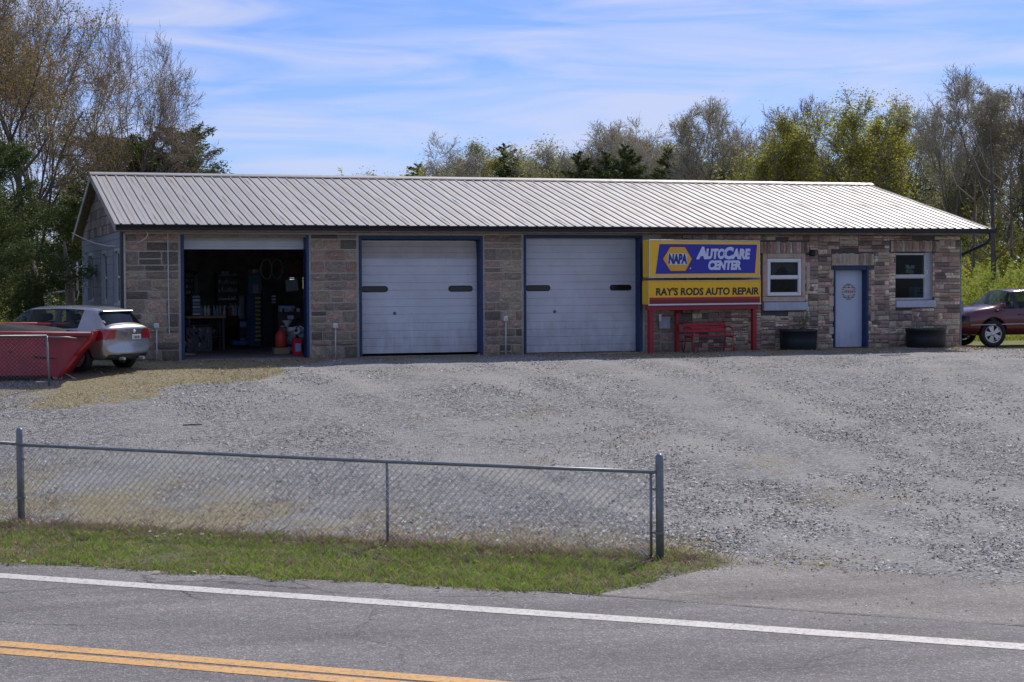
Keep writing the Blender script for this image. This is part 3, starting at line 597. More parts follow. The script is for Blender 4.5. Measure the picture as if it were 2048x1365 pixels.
# ledge stones
stones = []
def hit(x0, x1, z0, z1):
    for p, q, a, b_ in [(W1[0]-.14, W1[1]+.12, W1[2]-.17, W1[3]+.13), ED, W2, (W1[0]-.15, W1[1]+.17, 1.02, 1.26), (20.5, 21.68, 1.07, 1.28), (16.35, 17.9, 2.53, 2.86), (18.55, 19.85, 2.2, 2.56), (20.35, 21.85, 2.58, 2.9)]:
        if x0 < q-.004 and x1 > p+.004 and z0 < b_-.004 and z1 > a+.004: return (p, q)
    return None
def ledge(X0, X1, z0, z1, seed):
    r0 = random.Random(seed); x = X0; k = 0
    while x < X1-.01:
        w = r0.uniform(.35, .95); w = X1-x if X1-(x+w) < .3 else w
        zc = z0
        while zc < z1-.01:
            hh = r0.uniform(.25, .8); hh = z1-zc if z1-(zc+hh) < .2 else hh; ledge_(x, x+w, zc, zc+hh, seed*100+k); k += 1; zc += hh
        x += w
def ledge_(X0, X1, z0, z1, seed):
    r = random.Random(seed); z = z0
    while z < z1-.03:
        h = r.choice([.05, .07, .09, .12, .1, .17, .14])
        if z1-(z+h) < .05: h = z1-z
        x = X0
        while x < X1:
            w = r.uniform(.14, .5) if h < .13 else r.uniform(.12, .32)
            w = X1-x if X1-(x+w) < .1 else w; a, b_ = x, min(x+w, X1); x += w
            if b_-a < .05: continue
            def place(a, b_):
                if b_-a < .05: return
                k = hit(a, b_, z, z+h)
                if k:
                    place(a, min(b_, k[0])); place(max(a, k[1]), b_) if b_ > k[1]+.05 else None
                else: stones.append((a+.004, b_-.004, z+.004+r.uniform(-.004, .004), z+h-.004))
            place(a, b_)
        z += h
ledge(14.51, LX, -.05, 3.02, 21); ledge(13.63, 14.5, 1.15, 3.02, 22)
def soldiers(x0, x1, z0, z1, seed):
    r = random.Random(seed); x = x0
    while x < x1-.03:
        w = r.uniform(.06, .13); stones.append((x+.003, min(x+w, x1)-.003, z0+.005, z1-r.uniform(.0, .03))); x += w
soldiers(16.36, 17.9, 2.54, 2.85, 1); soldiers(18.56, 19.85, 2.215, 2.55, 2); soldiers(20.36, 21.85, 2.585, 2.89, 3)
stones = [s for s in stones if s[1]-s[0] > .03]
stones.sort(key=lambda s: -(s[1]-s[0])*(s[3]-s[2])*(1 if s[0] > 16.3 or s[2] < 1.1 else .2))
for s in stones[:300]: put_stone('ledge_stone', LED, *s, .075)
V = []; F = []
for s in stones[300:]:
    me = LED[rng.integers(len(LED))]; o = len(V); dep = .06*rng.uniform(.6, 1.25)
    V += [(s[0]+v.co.x*(s[1]-s[0]), v.co.y*dep-.001, s[2]+v.co.z*(s[3]-s[2])) for v in me.vertices]
    F += [tuple(o+i for i in p.vertices) for p in me.polygons]
mb = MB(); mb.v = V; mb.f = F; mb.m = [0]*len(F); struct(mb.build('small_ledge_stones', M['ledge'], wall, fix=False), 'stuff')
# dark joint backing behind the ledge stones
def backing(x0, x1, z0, z1):
    ops = [o for o in OPEN if o[0] < x1 and o[1] > x0]; m2 = MB(); c = x0
    for p, q, a, b_ in sorted(ops):
        m2.box(c, p, -.012, -.001, z0, z1); m2.box(p, q, -.012, -.001, b_, z1)
        if a > z0+.01: m2.box(p, q, -.012, -.001, z0, a)
        c = q
    m2.box(c, x1, -.012, -.001, z0, z1); m2.build('joint_backing', M['mortar_dark'], wall)
backing(14.0, LX, -.1, 3.05)
# tan trim stones round the left office window, pale sills
for nm, (a, b_, z0, z1) in dict(l=(16.51, 16.64, 1.40, 2.54), r=(17.65, 17.76, 1.40, 2.54), t=(16.645, 17.645, 2.41, 2.54), b=(16.51, 17.76, 1.262, 1.395)).items():
    mb = MB(); mb.bbox(a, b_, -.075, -.012, z0, z1, .012); mb.build('trim_stone', M['trimstone'], wall)
mb = MB(); mb.bbox(17.8, 17.9, -.07, -.012, 1.5, 2.3, .01); mb.build('trim_stone', M['trimstone'], wall)
for k in range(5):
    z = .35+k*.37+(.0 if k % 2 else .03)
    for a, b_ in ((18.46, 18.6), (19.72, 19.83)):
        mb = MB(); mb.bbox(a, b_, -.085, -.012, z, z+.2+.04*(k % 3), .012); mb.build('trim_stone', M['trimstone'], wall)
mb = MB(); mb.bbox(16.52, 17.82, -.12, .0, 1.03, 1.25, .008); mb.build('window_sill', M['slab'], B)
mb = MB(); mb.bbox(20.48, 21.7, -.12, .0, 1.075, 1.265, .008); mb.build('window_sill', M['slab'], B)
# corner boards / frieze
mb = MB(); mb.box(-.02, .03, -.075, -.004, -.1, 3.0); mb.build('corner_board', M['mortar'], B)
mb = MB(); mb.box(-.05, LX+.05, -.085, -.003, 3.03, 3.12); mb.build('frieze_board', M['wood_soffit'], B)
# side walls (gable ends)
yw_ = [float(onx(x, 560, 0)[1]) for x in (228, 240, 203, 215, 178, 188)]
SW = [(yw_[1]-.1, yw_[0], 1.35, 2.62), (yw_[3], yw_[2], 1.35, 2.60), (yw_[5], yw_[4], 1.35, 2.60)]
SW = [(min(a, b_), max(a, b_), z0, z1) for a, b_, z0, z1 in SW]
mb = MB(); wallboxes(mb, TK, DY, SW, 0, TK, WH, 'y'); sidew = mb.build('side_wall', M['cinderjoint'], B)
mb = MB(); wallboxes(mb, TK, DY, [], LX-TK, LX, WH, 'y'); mb.build('side_wall', M['cinder'], B)
blk = MB(); blk.bbox(0, 1, 0, 1, 0, 1, .03); blk = blk.build('wall_block', M['cinder'], sidew, fix=True); blkme = blk.data; bpy.data.objects.remove(blk)
nb = 0; zz = -.1; row = 0
rest = MB()
while zz < 3.05:
    h = min(.2, 3.08-zz); yy = .02-(.2 if row % 2 else 0)
    while yy < DY:
        a, b_ = max(yy, .02), min(yy+.4, DY); yy += .4
        segs = [(a, b_)]
        for p, q, z0, z1 in SW:
            if zz+h > z0+.02 and zz < z1-.02:
                segs = [t_ for s in segs for t_ in ([s] if (s[1] <= p or s[0] >= q) else [(s[0], p-.01), (q+.01, s[1])]) if t_[1]-t_[0] > .05]
        for a2, b2 in segs:
            if nb < 290 and zz > .55: link('wall_block', blkme, sidew, (-.022, a2+.007, zz+.006), None, (.022, b2-a2-.014, h-.012)); nb += 1
            else: rest.box(-.022, -.001, a2+.007, b2-.007, zz+.006, zz+h-.006)
    zz += .2; row += 1
if rest.v: struct(rest.build('lower_wall_blocks', M['cinder'], sidew), 'stuff')
def sash(name_y0, y1, z0, z1):
    w_ = MB(); 
    for (a, b_, c_, d_) in ((name_y0, y1, z0, z0+.05), (name_y0, y1, z1-.05, z1), (name_y0, y1, (z0+z1)/2-.03, (z0+z1)/2+.03), (name_y0, name_y0+.06, z0, z1), (y1-.06, y1, z0, z1)):
        w_.box(.08, .12, a, b_, c_, d_)
    f = w_.build('window', M['offwhite'], B); g = MB(); g.box(.095, .105, name_y0+.03, y1-.03, z0+.03, z1-.03); g.build('pane', M['clear'], f)
for s in SW: sash(*s)
# gable triangle with shingle courses; roof
EZ, RZ, EY, RY = 3.2, 4.72, -.57, 5.965
slope = (RZ-EZ)/(RY-EY); OVL, OVR = .24, .64
g_ = MB(); g_.prism([(0, WH), (DY, WH), (RY, WH+ (RY)*slope)], .02, .12, 'x'); gb = g_.build('gable_wall', M['mortar_dark'], B)
g_ = MB(); g_.prism([(0, WH), (DY, WH), (RY, WH+(RY)*slope)], LX-.12, LX-.02, 'x'); g_.build('gable_wall', M['wood_soffit'], B)
zz = WH-.02; row = 0; ns = 0
while zz < WH+RY*slope-.1:
    h = .24; a0 = (max(zz, WH)-WH)/slope+.03; a1 = DY-a0; yy = a0-(.15 if row % 2 else 0)
    while yy < a1:
        w = random.uniform(.5, .95); p, q = max(yy, a0), min(yy+w, a1); yy += w
        if q-p < .08: continue
        m2 = MB(); zt = zz+h-.012
        lim = lambda y_: WH+min(y_, DY-y_)*slope-.005
        m2.prism([(p+.006, min(zz, lim(p))), (q-.006, min(zz, lim(q))), (q-.006, min(zt, lim(q))), (p+.006, min(zt, lim(p)))], -.03-.02*random.random(), .02, 'x'); m2.build('gable_shingle', M['gable'], gb)
    zz += h; row += 1
# roof panels
SLn = math.hypot(RZ-EZ, RY-EY); ang = math.atan2(RZ-EZ, RY-EY)
PW = (LX+OVL+OVR)/23
def panelmesh():
    nr = 4; rib = PW/nr; prof = []
    for i in range(nr):
        x = i*rib; prof += [(x, 0), (x+rib*.5-.045-.1, 0), (x+rib*.5-.13, .004), (x+rib*.5-.035, 0), (x+rib*.5-.016, .024), (x+rib*.5+.016, .024), (x+rib*.5+.035, 0)]
    prof.append((PW-.0005, 0)); V = []; F = []; ny = 8
    for j in range(ny+1):
        for x, z in prof: V.append((x, SLn*j/ny, z+.006*math.sin(j*2.1+x*3)))
    k = len(prof)
    for j in range(ny):
        for i in range(k-1): F.append((j*k+i, j*k+i+1, (j+1)*k+i+1, (j+1)*k+i))
    me = bpy.data.meshes.new('roof_panel'); me.from_pydata(V, [], F); me.materials.append(M['roof']); me.update(); return me
pm = panelmesh()
rf = MB(); rf.prism([(EY, EZ-.035), (RY, RZ-.035), (2*RY-EY, EZ-.035), (2*RY-EY, EZ-.155), (RY, RZ-.155), (EY, EZ-.155)], -OVL+.03, LX+OVR-.03, 'x')
roof = rf.build('roof', M['wood_soffit'], B)
for i in range(23):
    x = -OVL+i*PW
    link('roof_panel', pm, roof, (x, EY, EZ+random.uniform(0, .003)), (ang, 0, 0))
    link('roof_panel', pm, roof, (x+PW, 2*RY-EY, EZ), (ang, 0, math.pi))
mb = MB(); mb.prism([(RY-.2, RZ-.02), (RY-.17, RZ+.012), (RY, RZ+.07), (RY+.17, RZ+.012), (RY+.2, RZ-.02)], -OVL-.03, LX+OVR+.02, 'x'); mb.build('ridge_cap', M['roof'], roof)
for X0 in (-OVL-.015, LX+OVR-.025):
    mb = MB(); mb.prism([(EY, EZ-.16), (RY, RZ-.16), (2*RY-EY, EZ-.16), (2*RY-EY, EZ+.012), (RY, RZ+.012), (EY, EZ+.012)], X0, X0+.04, 'x'); mb.build('rake_board', M['roof'] if X0 < 0 else M['wood_soffit'], roof)
g = MB(); gp = [(EY-.005, EZ-.01), (EY-.005, EZ-.125), (EY-.075, EZ-.13), (EY-.1, EZ-.06), (EY-.125, EZ-.03), (EY-.125, EZ-.012), (EY-.115, EZ-.012), (EY-.1, EZ-.05), (EY-.07, EZ-.115), (EY-.015, EZ-.112), (EY-.015, EZ-.01)]
g.prism(gp, -OVL+.0, LX+OVR+.1, 'x'); g.build('gutter', M['gutter'], roof)
mb = MB(); mb.box(-OVL, LX+OVR, EY-.12, EY-.002, EZ-.006, EZ+.0); 
mb = MB(); mb.tube([(LX+OVR-.08, EY-.06, EZ-.1), (LX+OVR-.08, EY-.06, EZ-.26), (LX+OVR-.16, EY+.0, EZ-.4), (LX+.04, .05, EZ-.72), (LX+.04, .1, EZ-.8)], .045, 8); mb.build('downspout', M['gutter'], roof)
mb = MB(); mb.tube([(.0-.05, -.04, 3.05), (-.05, -.04, .0)], .05, 8); mb.build('downspout', M['gutter'], roof)
# rear wall with windows
def rw(px0, px1, py0, py1):
    a, b_ = ony(px0, py0, DY-.15), ony(px1, py1, DY-.15); return (float(a[0]), float(b_[0]), float(b_[2]), float(a[2]))
RW = [rw(577, 592, 553, 577), rw(603, 622, 553, 580)]
mb = MB(); wallboxes(mb, 0, LX, RW, DY-TK, DY, WH); mb.build('rear_wall', M['intwall'], B)
for p, q, z0, z1 in RW:
    w_ = MB()
    for a, b_, c_, d_ in ((p, q, z0, z0+.04), (p, q, z1-.04, z1), (p, q, (z0+z1)/2+.1, (z0+z1)/2+.14), (p, p+.04, z0, z1), (q-.04, q, z0, z1)): w_.box(a, b_, DY-.14, DY-.1, c_, d_)
    w_.build('window', M['intwall'], B)
# interior: linings, partition, floor, ceiling
mb = MB(); mb.box(.3, 13.3, TK, DY-TK, -.2, .0); mb.box(13.3, LX-.3, TK, DY-TK, -.2, .0); struct(mb.build('garage_floor', M['concrete'], B), None) if False else mb.build('garage_floor', M['concrete'], B)
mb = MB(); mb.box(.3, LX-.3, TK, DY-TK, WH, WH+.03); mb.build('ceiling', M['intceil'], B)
mb = MB(); mb.box(13.45, 13.55, TK, DY-TK, .0, WH); mb.box(13.6, LX-.3, 4.2, 4.3, .0, WH); mb.build('partition_wall', M['intwall'], B)
# door aprons of concrete in front of the bays
for p, q, k in ((1.2, 4.6, .75), (5.6, 8.95, .7), (9.8, 13.2, .6)):
    a = MB(); a.bbox(p, q, -k, TK, -.16, -.001+.0*k, .02); a.build('concrete_sill', M['concrete'], B)
# blue jambs and heads
def jamb(d, wl=.06, wr=.06, head=.1, hmat='navy'):
    x0, x1, z0, z1 = d
    for a, b_ in ((x0, x0+wl), (x1-wr, x1)):
        m2 = MB(); m2.bbox(a, b_, -.06, TK+.02, max(z0, 0), z1, .006); m2.build('door_jamb', M['navy'], B)
    m2 = MB(); m2.bbox(x0+wl, x1-wr, -.045, .12, z1-head, z1, .006); m2.build('door_head', M[hmat], B)
jamb(D1, .07, .07, .06, 'wood_soffit'); jamb(D2, .06, .07, .09); jamb(D3, .05, .08, .07); jamb(ED, .045, .06, .1)
# sectional doors
def section(x0, x1, z0, z1, y, mt, parent, tilt=0, name='door_section'):
    h = z1-z0; g1, g2 = z0+h*.3, z0+h*.66
    pts = [(y, z0), (y, g1-.012), (y+.012, g1), (y, g1+.012), (y, g1+h*.1), (y+.004, g1+h*.115), (y, g1+h*.13), (y, g2-.012), (y+.012, g2), (y, g2+.012), (y, z1-.03), (y+.016, z1-.004), (y+.016, z1), (y+.045, z1), (y+.045, z0)]
    m2 = MB(); m2.prism([(yy+tilt*(zz-z0), zz) for yy, zz in pts], x0, x1, 'x'); return m2.build(name, mt, parent)
def slot(cx, w, z, y, parent):
    h = .075; n = 8; poly = []
    for k in range(n+1): a = -math.pi/2+math.pi*k/n; poly.append((cx+w/2-h+h*math.cos(a), z+h*math.sin(a)))
    for k in range(n+1): a = math.pi/2+math.pi*k/n; poly.append((cx-w/2+h+h*math.cos(a), z+h*math.sin(a)))
    m2 = MB(); m2.prism(poly, y-.016, y+.004, 'y'); f = m2.build('window_frame', M['black'], parent)
    p2 = [(cx+(a-cx)*.93, z+(b_-z)*.72) for a, b_ in poly]; m2 = MB(); m2.prism(p2, y-.018, y-.0165, 'y'); m2.build('window_glass', M['slot'], parent)
def sectional(d, bounds, Y, slots, hand, beige_top, zbot=0):
    x0, x1 = d[0]+.065, d[1]-.075
    base = MB(); base.box(x0+.03, x1-.03, Y+.046, Y+.06, bounds[0]+.02, bounds[-1]); dr = base.build('garage_door', M['doorgrey'], B)
    for i in range(len(bounds)-1):
        mt = M['doorbeige'] if (beige_top and i == len(bounds)-2) else M['doorgrey']
        section(x0, x1, bounds[i], bounds[i+1], Y, mt, dr, tilt=.12 if (beige_top and i == len(bounds)-2) else 0)
    for cx, w in slots: slot(cx, w, 1.66, Y, dr)
    m2 = MB(); m2.lathe([(0, 0), (.035, 0), (.038, -.012), (.02, -.02), (.018, -.04), (0, -.042)], 12, (hand, Y, 1.06), 'y'); m2.build('handle', M['galv'], dr, True)
YD = .24
def dx(px, Y=YD): return float(ony(px, 600, Y)[0])
def dz(px, py, Y=YD): return float(ony(px, py, Y)[2])
sectional(D2, [.07, .63, 1.23, 1.83, 2.43, 2.86], YD, [(dx(749), .68), (dx(921), .63)], dx(789), True)
sectional(D3, [.02, .62, 1.22, 1.82, 2.42, 2.93], YD, [(dx(1076), .66), (dx(1241), .6)], dx(1109), False)
# raised bay door: only its lowest section hangs below the head
base = MB(); base.box(D1[0]+.1, D1[1]-.1, YD+.05, YD+.07, 2.66, 2.9); dr = base.build('garage_door', M['doorgrey'], B)
section(D1[0]+.075, D1[1]-.075, 2.64, 2.86, YD-.02, M['doorgrey'], dr)
m2 = MB(); m2.box(D1[0]+.075, D1[1]-.075, YD, YD+.06, 2.86, 2.93); m2.build('door_section', M['doorbeige'], dr)
for i in range(4):   # overhead sections lying under the ceiling
    m2 = MB(); m2.box(D1[0]+.09, D1[1]-.09, .45+i*.6, 1.04+i*.6, 2.94, 2.98); m2.build('door_section', M['doorgrey'], dr)
# entry door
yD = .2
m2 = MB(); m2.bbox(ED[0]+.045, ED[1]-.06, yD, yD+.045, .02, ED[3]-.1, .004); ed = m2.build('entry_door', M['entry'], B)
m2 = MB(); m2.lathe([(0, -.065), (.024, -.06), (.03, -.045), (.022, -.03), (.012, -.02), (.03, -.008), (.032, 0)], 14, (ED[0]+.1, yD, .98), 'y'); m2.build('handle', M['slot'], ed, True)
dc = (dx(1697, yD), dz(1697, 584, yD)); rr = .23
m2 = MB(); m2.lathe([(0, 0), (rr, 0), (rr, .002), (0, .002)], 40, (dc[0], yD-.003, dc[1]), 'y'); dec = m2.build('round_decal', M['offwhite'], ed)
m2 = MB(); r5 = random.Random(4)
for k, zf in enumerate([.86, .68, .5, .3, -.02, -.3, -.5, -.68, -.86]):
    hw = math.sqrt(max(0, 1-zf*zf))*rr*.95
    if abs(zf) < .4:
        segs_ = [(-hw, -hw*.62), (hw*.66, hw)]
    elif abs(zf) > .8: segs_ = [(-hw*.8, hw*.8)]
    else: segs_ = [(-hw, -hw*.35), (-hw*.25, hw*.3), (hw*.42, hw)]
    for a, b_ in segs_: m2.prism([(dc[0]+a, dc[1]+zf*rr-.012), (dc[0]+b_, dc[1]+zf*rr-.008), (dc[0]+b_-.01, dc[1]+zf*rr+.012), (dc[0]+a+.01, dc[1]+zf*rr+.012)], yD-.0045, yD-.0032, 'y')
m2.build('decal_stripes', mat('decal_dark_print', (.03, .035, .06), .5), ed)
m2 = MB()
for k in range(5): m2.prism([(dc[0]-.13+k*.055, dc[1]-.03), (dc[0]-.1+k*.055, dc[1]-.035), (dc[0]-.085+k*.055, dc[1]+.035), (dc[0]-.115+k*.055, dc[1]+.04)], yD-.0045, yD-.0032, 'y')
m2.build('decal_marks', mat('decal_red_print', (.3, .05, .06), .5), ed)
# front windows
def window(x0, x1, z0, z1, y, fw_, mt, name='window', lower_inset=0):
    w_ = MB(); zm = (z0+z1)/2
    for a, b_, c_, d_ in ((x0, x0+fw_, z0, z1), (x1-fw_, x1, z0, z1), (x0+fw_, x1-fw_, z0, z0+fw_), (x0+fw_, x1-fw_, z1-fw_, z1), (x0+fw_, x1-fw_, zm-.03, zm+.03)): w_.bbox(a, b_, y-.03, y+.03, c_, d_, .004)
    f = w_.build(name, mt, B)
    for c_, d_, yy in ((z0+fw_, zm-.03, y+.005), (zm+.03, z1-fw_, y-.01)):
        g = MB(); g.box(x0+fw_-.005, x1-fw_+.005, yy, yy+.006, c_-.004, d_+.004); g.build('pane', M['clear'], f)
        s_ = MB(); t_ = .022
        for a, b_, e0, e1 in ((x0+fw_, x0+fw_+t_, c_, d_), (x1-fw_-t_, x1-fw_, c_, d_), (x0+fw_, x1-fw_, c_, c_+t_), (x0+fw_, x1-fw_, d_-t_, d_)): s_.box(a, b_, yy-.012, yy-.001, e0, e1)
        s_.build('sash', mt, f)
window(W1[0], W1[1], W1[2], W1[3], -.03, .07, M['white'])
window(W2[0]+.02, W2[1]-.14, W2[2], W2[3]-.02, .12, .03, M['offwhite'])
m2 = MB(); m2.box(W2[1]-.14, W2[1]-.0, .1, TK, W2[2], W2[3]-.0); m2.build('window_reveal', M['slab'], B)
m2 = MB(); m2.box(W2[0], W2[1], -.05, TK, W2[2]-.015, W2[2]-.001); m2.build('window_reveal', M['navy'], B)
# curtain in the left window
m2 = MB()
for k in range(10):
    x = W1[0]+.08+k*.083; s = .1+.33*abs(k-4.5)/4.5
    m2.add([(x, .06+.02*(k % 2), 2.33), (x+.083, .06+.02*((k+1) % 2), 2.33), (x+.083, .06+.02*((k+1) % 2), 2.33-s), (x, .06+.02*(k % 2), 2.33-s-.03)], [(0, 1, 2, 3)])
m2.build('curtain', mat('grey_curtain', (.2, .2, .19), .9), B)
# conduit down the facade, lamps
for px, z0, z1 in ((337, 1.1, 3.02),):
    x = dx(px, -.08); m2 = MB(); m2.tube([(x, -.075, z1), (x+.005, -.075, z0), (x+.012, -.075, .6)], .014, 6); m2.build('wall_conduit', M['offwhite'], B)
m2 = MB(); m2.bbox(17.86, 18.0, -.2, -.06, 2.46, 2.62, .03); m2.build('wall_lamp', M['black'], B)
m2 = MB(); m2.bbox(dx(1290, -.1)-.0, dx(1290, -.1)+.09, -.14, -.02, dz(1290, 490, -.1)-.07, dz(1290, 490, -.1)+.07, .01); m2.build('wall_box', M['white'], B)
m2 = MB(); m2.bbox(LX+.001, LX+.12, -.03, .2, .9, 1.25, .01); m2.build('meter_box', M['galv'], B)
m2 = MB(); m2.tube([(LX+.03, -.02, 0), (LX+.03, -.02, .9)], .02, 6); m2.tube([(LX+.03, -.02, 1.25), (LX+.03, -.02, 2.9)], .02, 6); m2.build('meter_conduit', M['galv'], B)

# ------------------------------------------------------------------ flat lettering as meshes
def text_mesh(name, s, mt, parent, origin, xdir, up, width, height, bold=.02, shear=0, depth=.003, gap=1.0):
    cu_ = bpy.data.curves.new(name, 'FONT'); cu_.body = s; cu_.size = 1; cu_.offset = bold; cu_.shear = shear; cu_.extrude = .01; cu_.space_character = gap; cu_.resolution_u = 3
    to = bpy.data.objects.new(name, cu_); COL.objects.link(to); dg = bpy.context.evaluated_depsgraph_get(); dg.update()
    me = bpy.data.meshes.new_from_object(to.evaluated_get(dg)); bpy.data.objects.remove(to)
    n = len(me.vertices); co = np.empty(n*3, np.float32); me.vertices.foreach_get('co', co); co = co.reshape(-1, 3)
    mn, mx = co.min(0), co.max(0); nrm = np.cross(xdir, up)
    u = (co[:, 0]-mn[0])/(mx[0]-mn[0])*width; v = (co[:, 1]-mn[1])/(mx[1]-mn[1])*height; w = np.where(co[:, 2] > 0, depth, 0)
    P = np.array(origin)[None]+u[:, None]*np.array(xdir)+v[:, None]*np.array(up)+w[:, None]*nrm
    me.vertices.foreach_set('co', P.astype(np.float32).ravel()); me.materials.clear(); me.materials.append(mt); me.name = name; me.update()
    return link(name, me, parent)

# ------------------------------------------------------------------ roadside shop sign on red posts
SL = ony(1297, 560, -1.05); SR = ony(1521, 560, -.45)
sv = np.array([SR[0]-SL[0], SR[1]-SL[1], 0]); SWid = float(np.linalg.norm(sv)); sux = sv/SWid
srz = math.atan2(sux[1], sux[0])
sign = thing('shop_sign', 'yellow and blue shop sign on red posts reading auto repair', 'sign', (SL[0], SL[1], 0), srz)
def sz(px, py):   # height on the sign plane
    d = ray(px, py); n = np.array([-sux[1], sux[0]]); o = np.array([SL[0], SL[1]])
    t = ((o-C[:2])@n)/(d[:2]@n); P = C+d*t; return float(P[2]), float((P[:2]-o)@sux[:2])
ztop = sz(1298, 480)[0]; zmid0 = sz(1298, 556)[0]; zmid1 = sz(1298, 562)[0]; zbot = sz(1298, 612)[0]
def cabinet(name, x0, x1, z0, z1, dep, faceM):
    m = MB(); m.bbox(x0, x1, 0, dep, z0, z1, .025); c = m.build(name, faceM, sign)
    m = MB(); e = .022
    for a, b_, c_, d_ in ((x0-.004, x1+.004, z1-e, z1+.006), (x0-.004, x1+.004, z0-.006, z0+e), (x0-.006, x0+e, z0, z1), (x1-e, x1+.006, z0, z1)): m.bbox(a, b_, -.012, .03, c_, d_, .005)
    m.build('cabinet_edge', M['alu'] if name == 'top_cabinet' else M['yellow2'], c); return c
c1 = cabinet('top_cabinet', .02, SWid-.03, zmid0, ztop, .32, M['yellow'])
h1 = ztop-zmid0; w1 = SWid-.05
m = MB(); xl = .02
Pb = [(xl+.1*w1/2.9, zmid0+.1*h1), (xl+.955*w1, zmid0+.115*h1), (xl+.975*w1, zmid0+.89*h1), (xl+.125*w1*.95, zmid0+.89*h1)]
Pb[0] = (xl+.055*w1, zmid0+.1*h1); Pb[3] = (xl+.09*w1, zmid0+.89*h1)
m.prism(Pb, -.006, -.001, 'y'); m.build('blue_panel', M['blue'], c1)
Pc = [(xl+.03*w1, zmid0+.035*h1), (xl+.985*w1, zmid0+.035*h1), (xl+.985*w1, zmid0+.965*h1), (xl+.03*w1, zmid0+.965*h1)]
m = MB()
for i in range(4):
    a, b_ = Pb[i], Pb[(i+1) % 4]; cen = (xl+.5*w1, zmid0+.5*h1)
    o = lambda p: (p[0]+math.copysign(.022, p[0]-cen[0]), p[1]+math.copysign(.022, p[1]-cen[1]))
    m.prism([a, b_, o(b_), o(a)], -.004, -.001, 'y')
m.build('panel_border', M['yellow2'], c1)
hx, hz, hw, hh = xl+.248*w1, zmid0+.495*h1, .128*w1, .315*h1
def hexa(k, y0, y1): return [(hx-hw*k, hz), (hx-hw*.48*k, hz-hh*k), (hx+hw*.56*k, hz-hh*k), (hx+hw*k, hz+.0), (hx+hw*.52*k, hz+hh*k), (hx-hw*.5*k, hz+hh*k)]
m = MB(); m.prism(hexa(1.06, 0, 0), -.009, -.0062, 'y'); m.build('hexagon_outline', M['signdark'], c1)
m = MB(); m.prism(hexa(1.0, 0, 0), -.012, -.0092, 'y'); m.build('hexagon_emblem', M['hexy'], c1)
m = MB(); m.box(hx-hw*.66, hx+hw*.66, -.0145, -.0122, hz-hh*.47, hz+hh*.47); m.build('emblem_band', M['lett_w'], c1)
X3 = (1, 0, 0); U3 = (0, 0, 1)
text_mesh('lettering', 'NAPA', M['lett_b'], c1, (hx-hw*.64, -.0148, hz-hh*.42), X3, U3, hw*1.3, hh*.86, .06, .1)
def lw(s, x0, x1, z0, z1, bold, shear=0, mt='lett_w', par=None, y=-.0065): text_mesh('lettering', s, M[mt], par, (x0, y, z0), X3, U3, x1-x0, z1-z0, bold, shear)
x_ = lambda px: (px-1298)/(1520-1298)*SWid
zz_ = lambda py, z0, z1, p0, p1: z1-(py-p0)/(p1-p0)*(z1-z0)
za, zb = sz(1400, 515)[0], sz(1400, 543)[0]
tz = lambda py: sz(1445, py)[0]
lw('A', x_(1390), x_(1412), tz(519), tz(494), .06, .15, par=c1); lw('UTO', x_(1410), x_(1448), tz(519), tz(497.5), .06, .15, par=c1)
lw('C', x_(1445), x_(1465), tz(519.5), tz(494), .06, .15, par=c1); lw('ARE', x_(1461), x_(1499), tz(519), tz(497.5), .06, .15, par=c1)
lw('CENTER', x_(1414), x_(1480), tz(540.5), tz(521), .06, .15, par=c1)
m = MB(); m.lathe([(0, 0), (.02, 0), (.02, .002), (0, .002)], 10, (x_(1379), -.008, tz(537)), 'y'); m.build('registered_mark', M['lett_w'], c1)
c2 = cabinet('bottom_cabinet', 0, SWid, zbot+.02, zmid1, .32, M['yellow'])
h2 = zmid1-zbot
m = MB(); m.box(.012, SWid-.012, -.006, -.001, zbot+.045, zbot+.045+.1); m.build('dark_red_band', M['signdark'], c2)
m = MB(); m.box(.012, SWid-.012, -.0062, -.001, zbot+.145, zbot+.145+.06); m.build('red_band', M['signred'], c2)
m = MB(); m.bbox(-.01, SWid+.01, -.03, .0, zbot, zbot+.035, .006); m.build('bottom_rail', M['lett_w'], c2)
lw("RAY'S RODS AUTO REPAIR", x_(1312), x_(1517), zbot+.29*h2+.07, zbot+.29*h2+.07+.2, .035, .05, 'lett_k', c2, -.0015)
m = MB(); m.box(.05, SWid-.05, .04, .3, zmid0-.03, zmid1+.03); m.build('cabinet_bracket', M['gutter'], sign)
m = MB(); m.bbox(.02, SWid-.02, .06, .2, zbot-.125, zbot+.0, .008); m.build('cross_beam', M['red'], sign)
for xx in (.07, SWid-.19):
    g = float(ground(SL[0]+sux[0]*xx, SL[1]+sux[1]*xx)); m = MB(); m.bbox(xx, xx+.115, .06, .175, g-.1, zbot-.12, .006); m.build('post', M['red'], sign)
m = MB(); m.bbox(x_(1373), x_(1373)+.09, .5, .6, -.1, zbot-.1, .006); m.bbox(x_(1373), x_(1373)+.09, .2, .5, zbot-.2, zbot-.1, .006); m.build('post', M['red'], sign)
# small papers/boxes on the wall below the sign
t = thing('wall_notice_box', 'pale grey blank box on the stone wall under the big sign', 'box', (dx(1318, -.1), -.075, dz(1318, 658, -.1)))
m = MB(); m.bbox(0, .3, -.07, 0, 0, .32, .01); m.build('box_body', M['slab'], t); m = MB(); m.bbox(-.03, .04, -.1, -.071, .2, .38, .006); m.build('flap', M['white'], t)

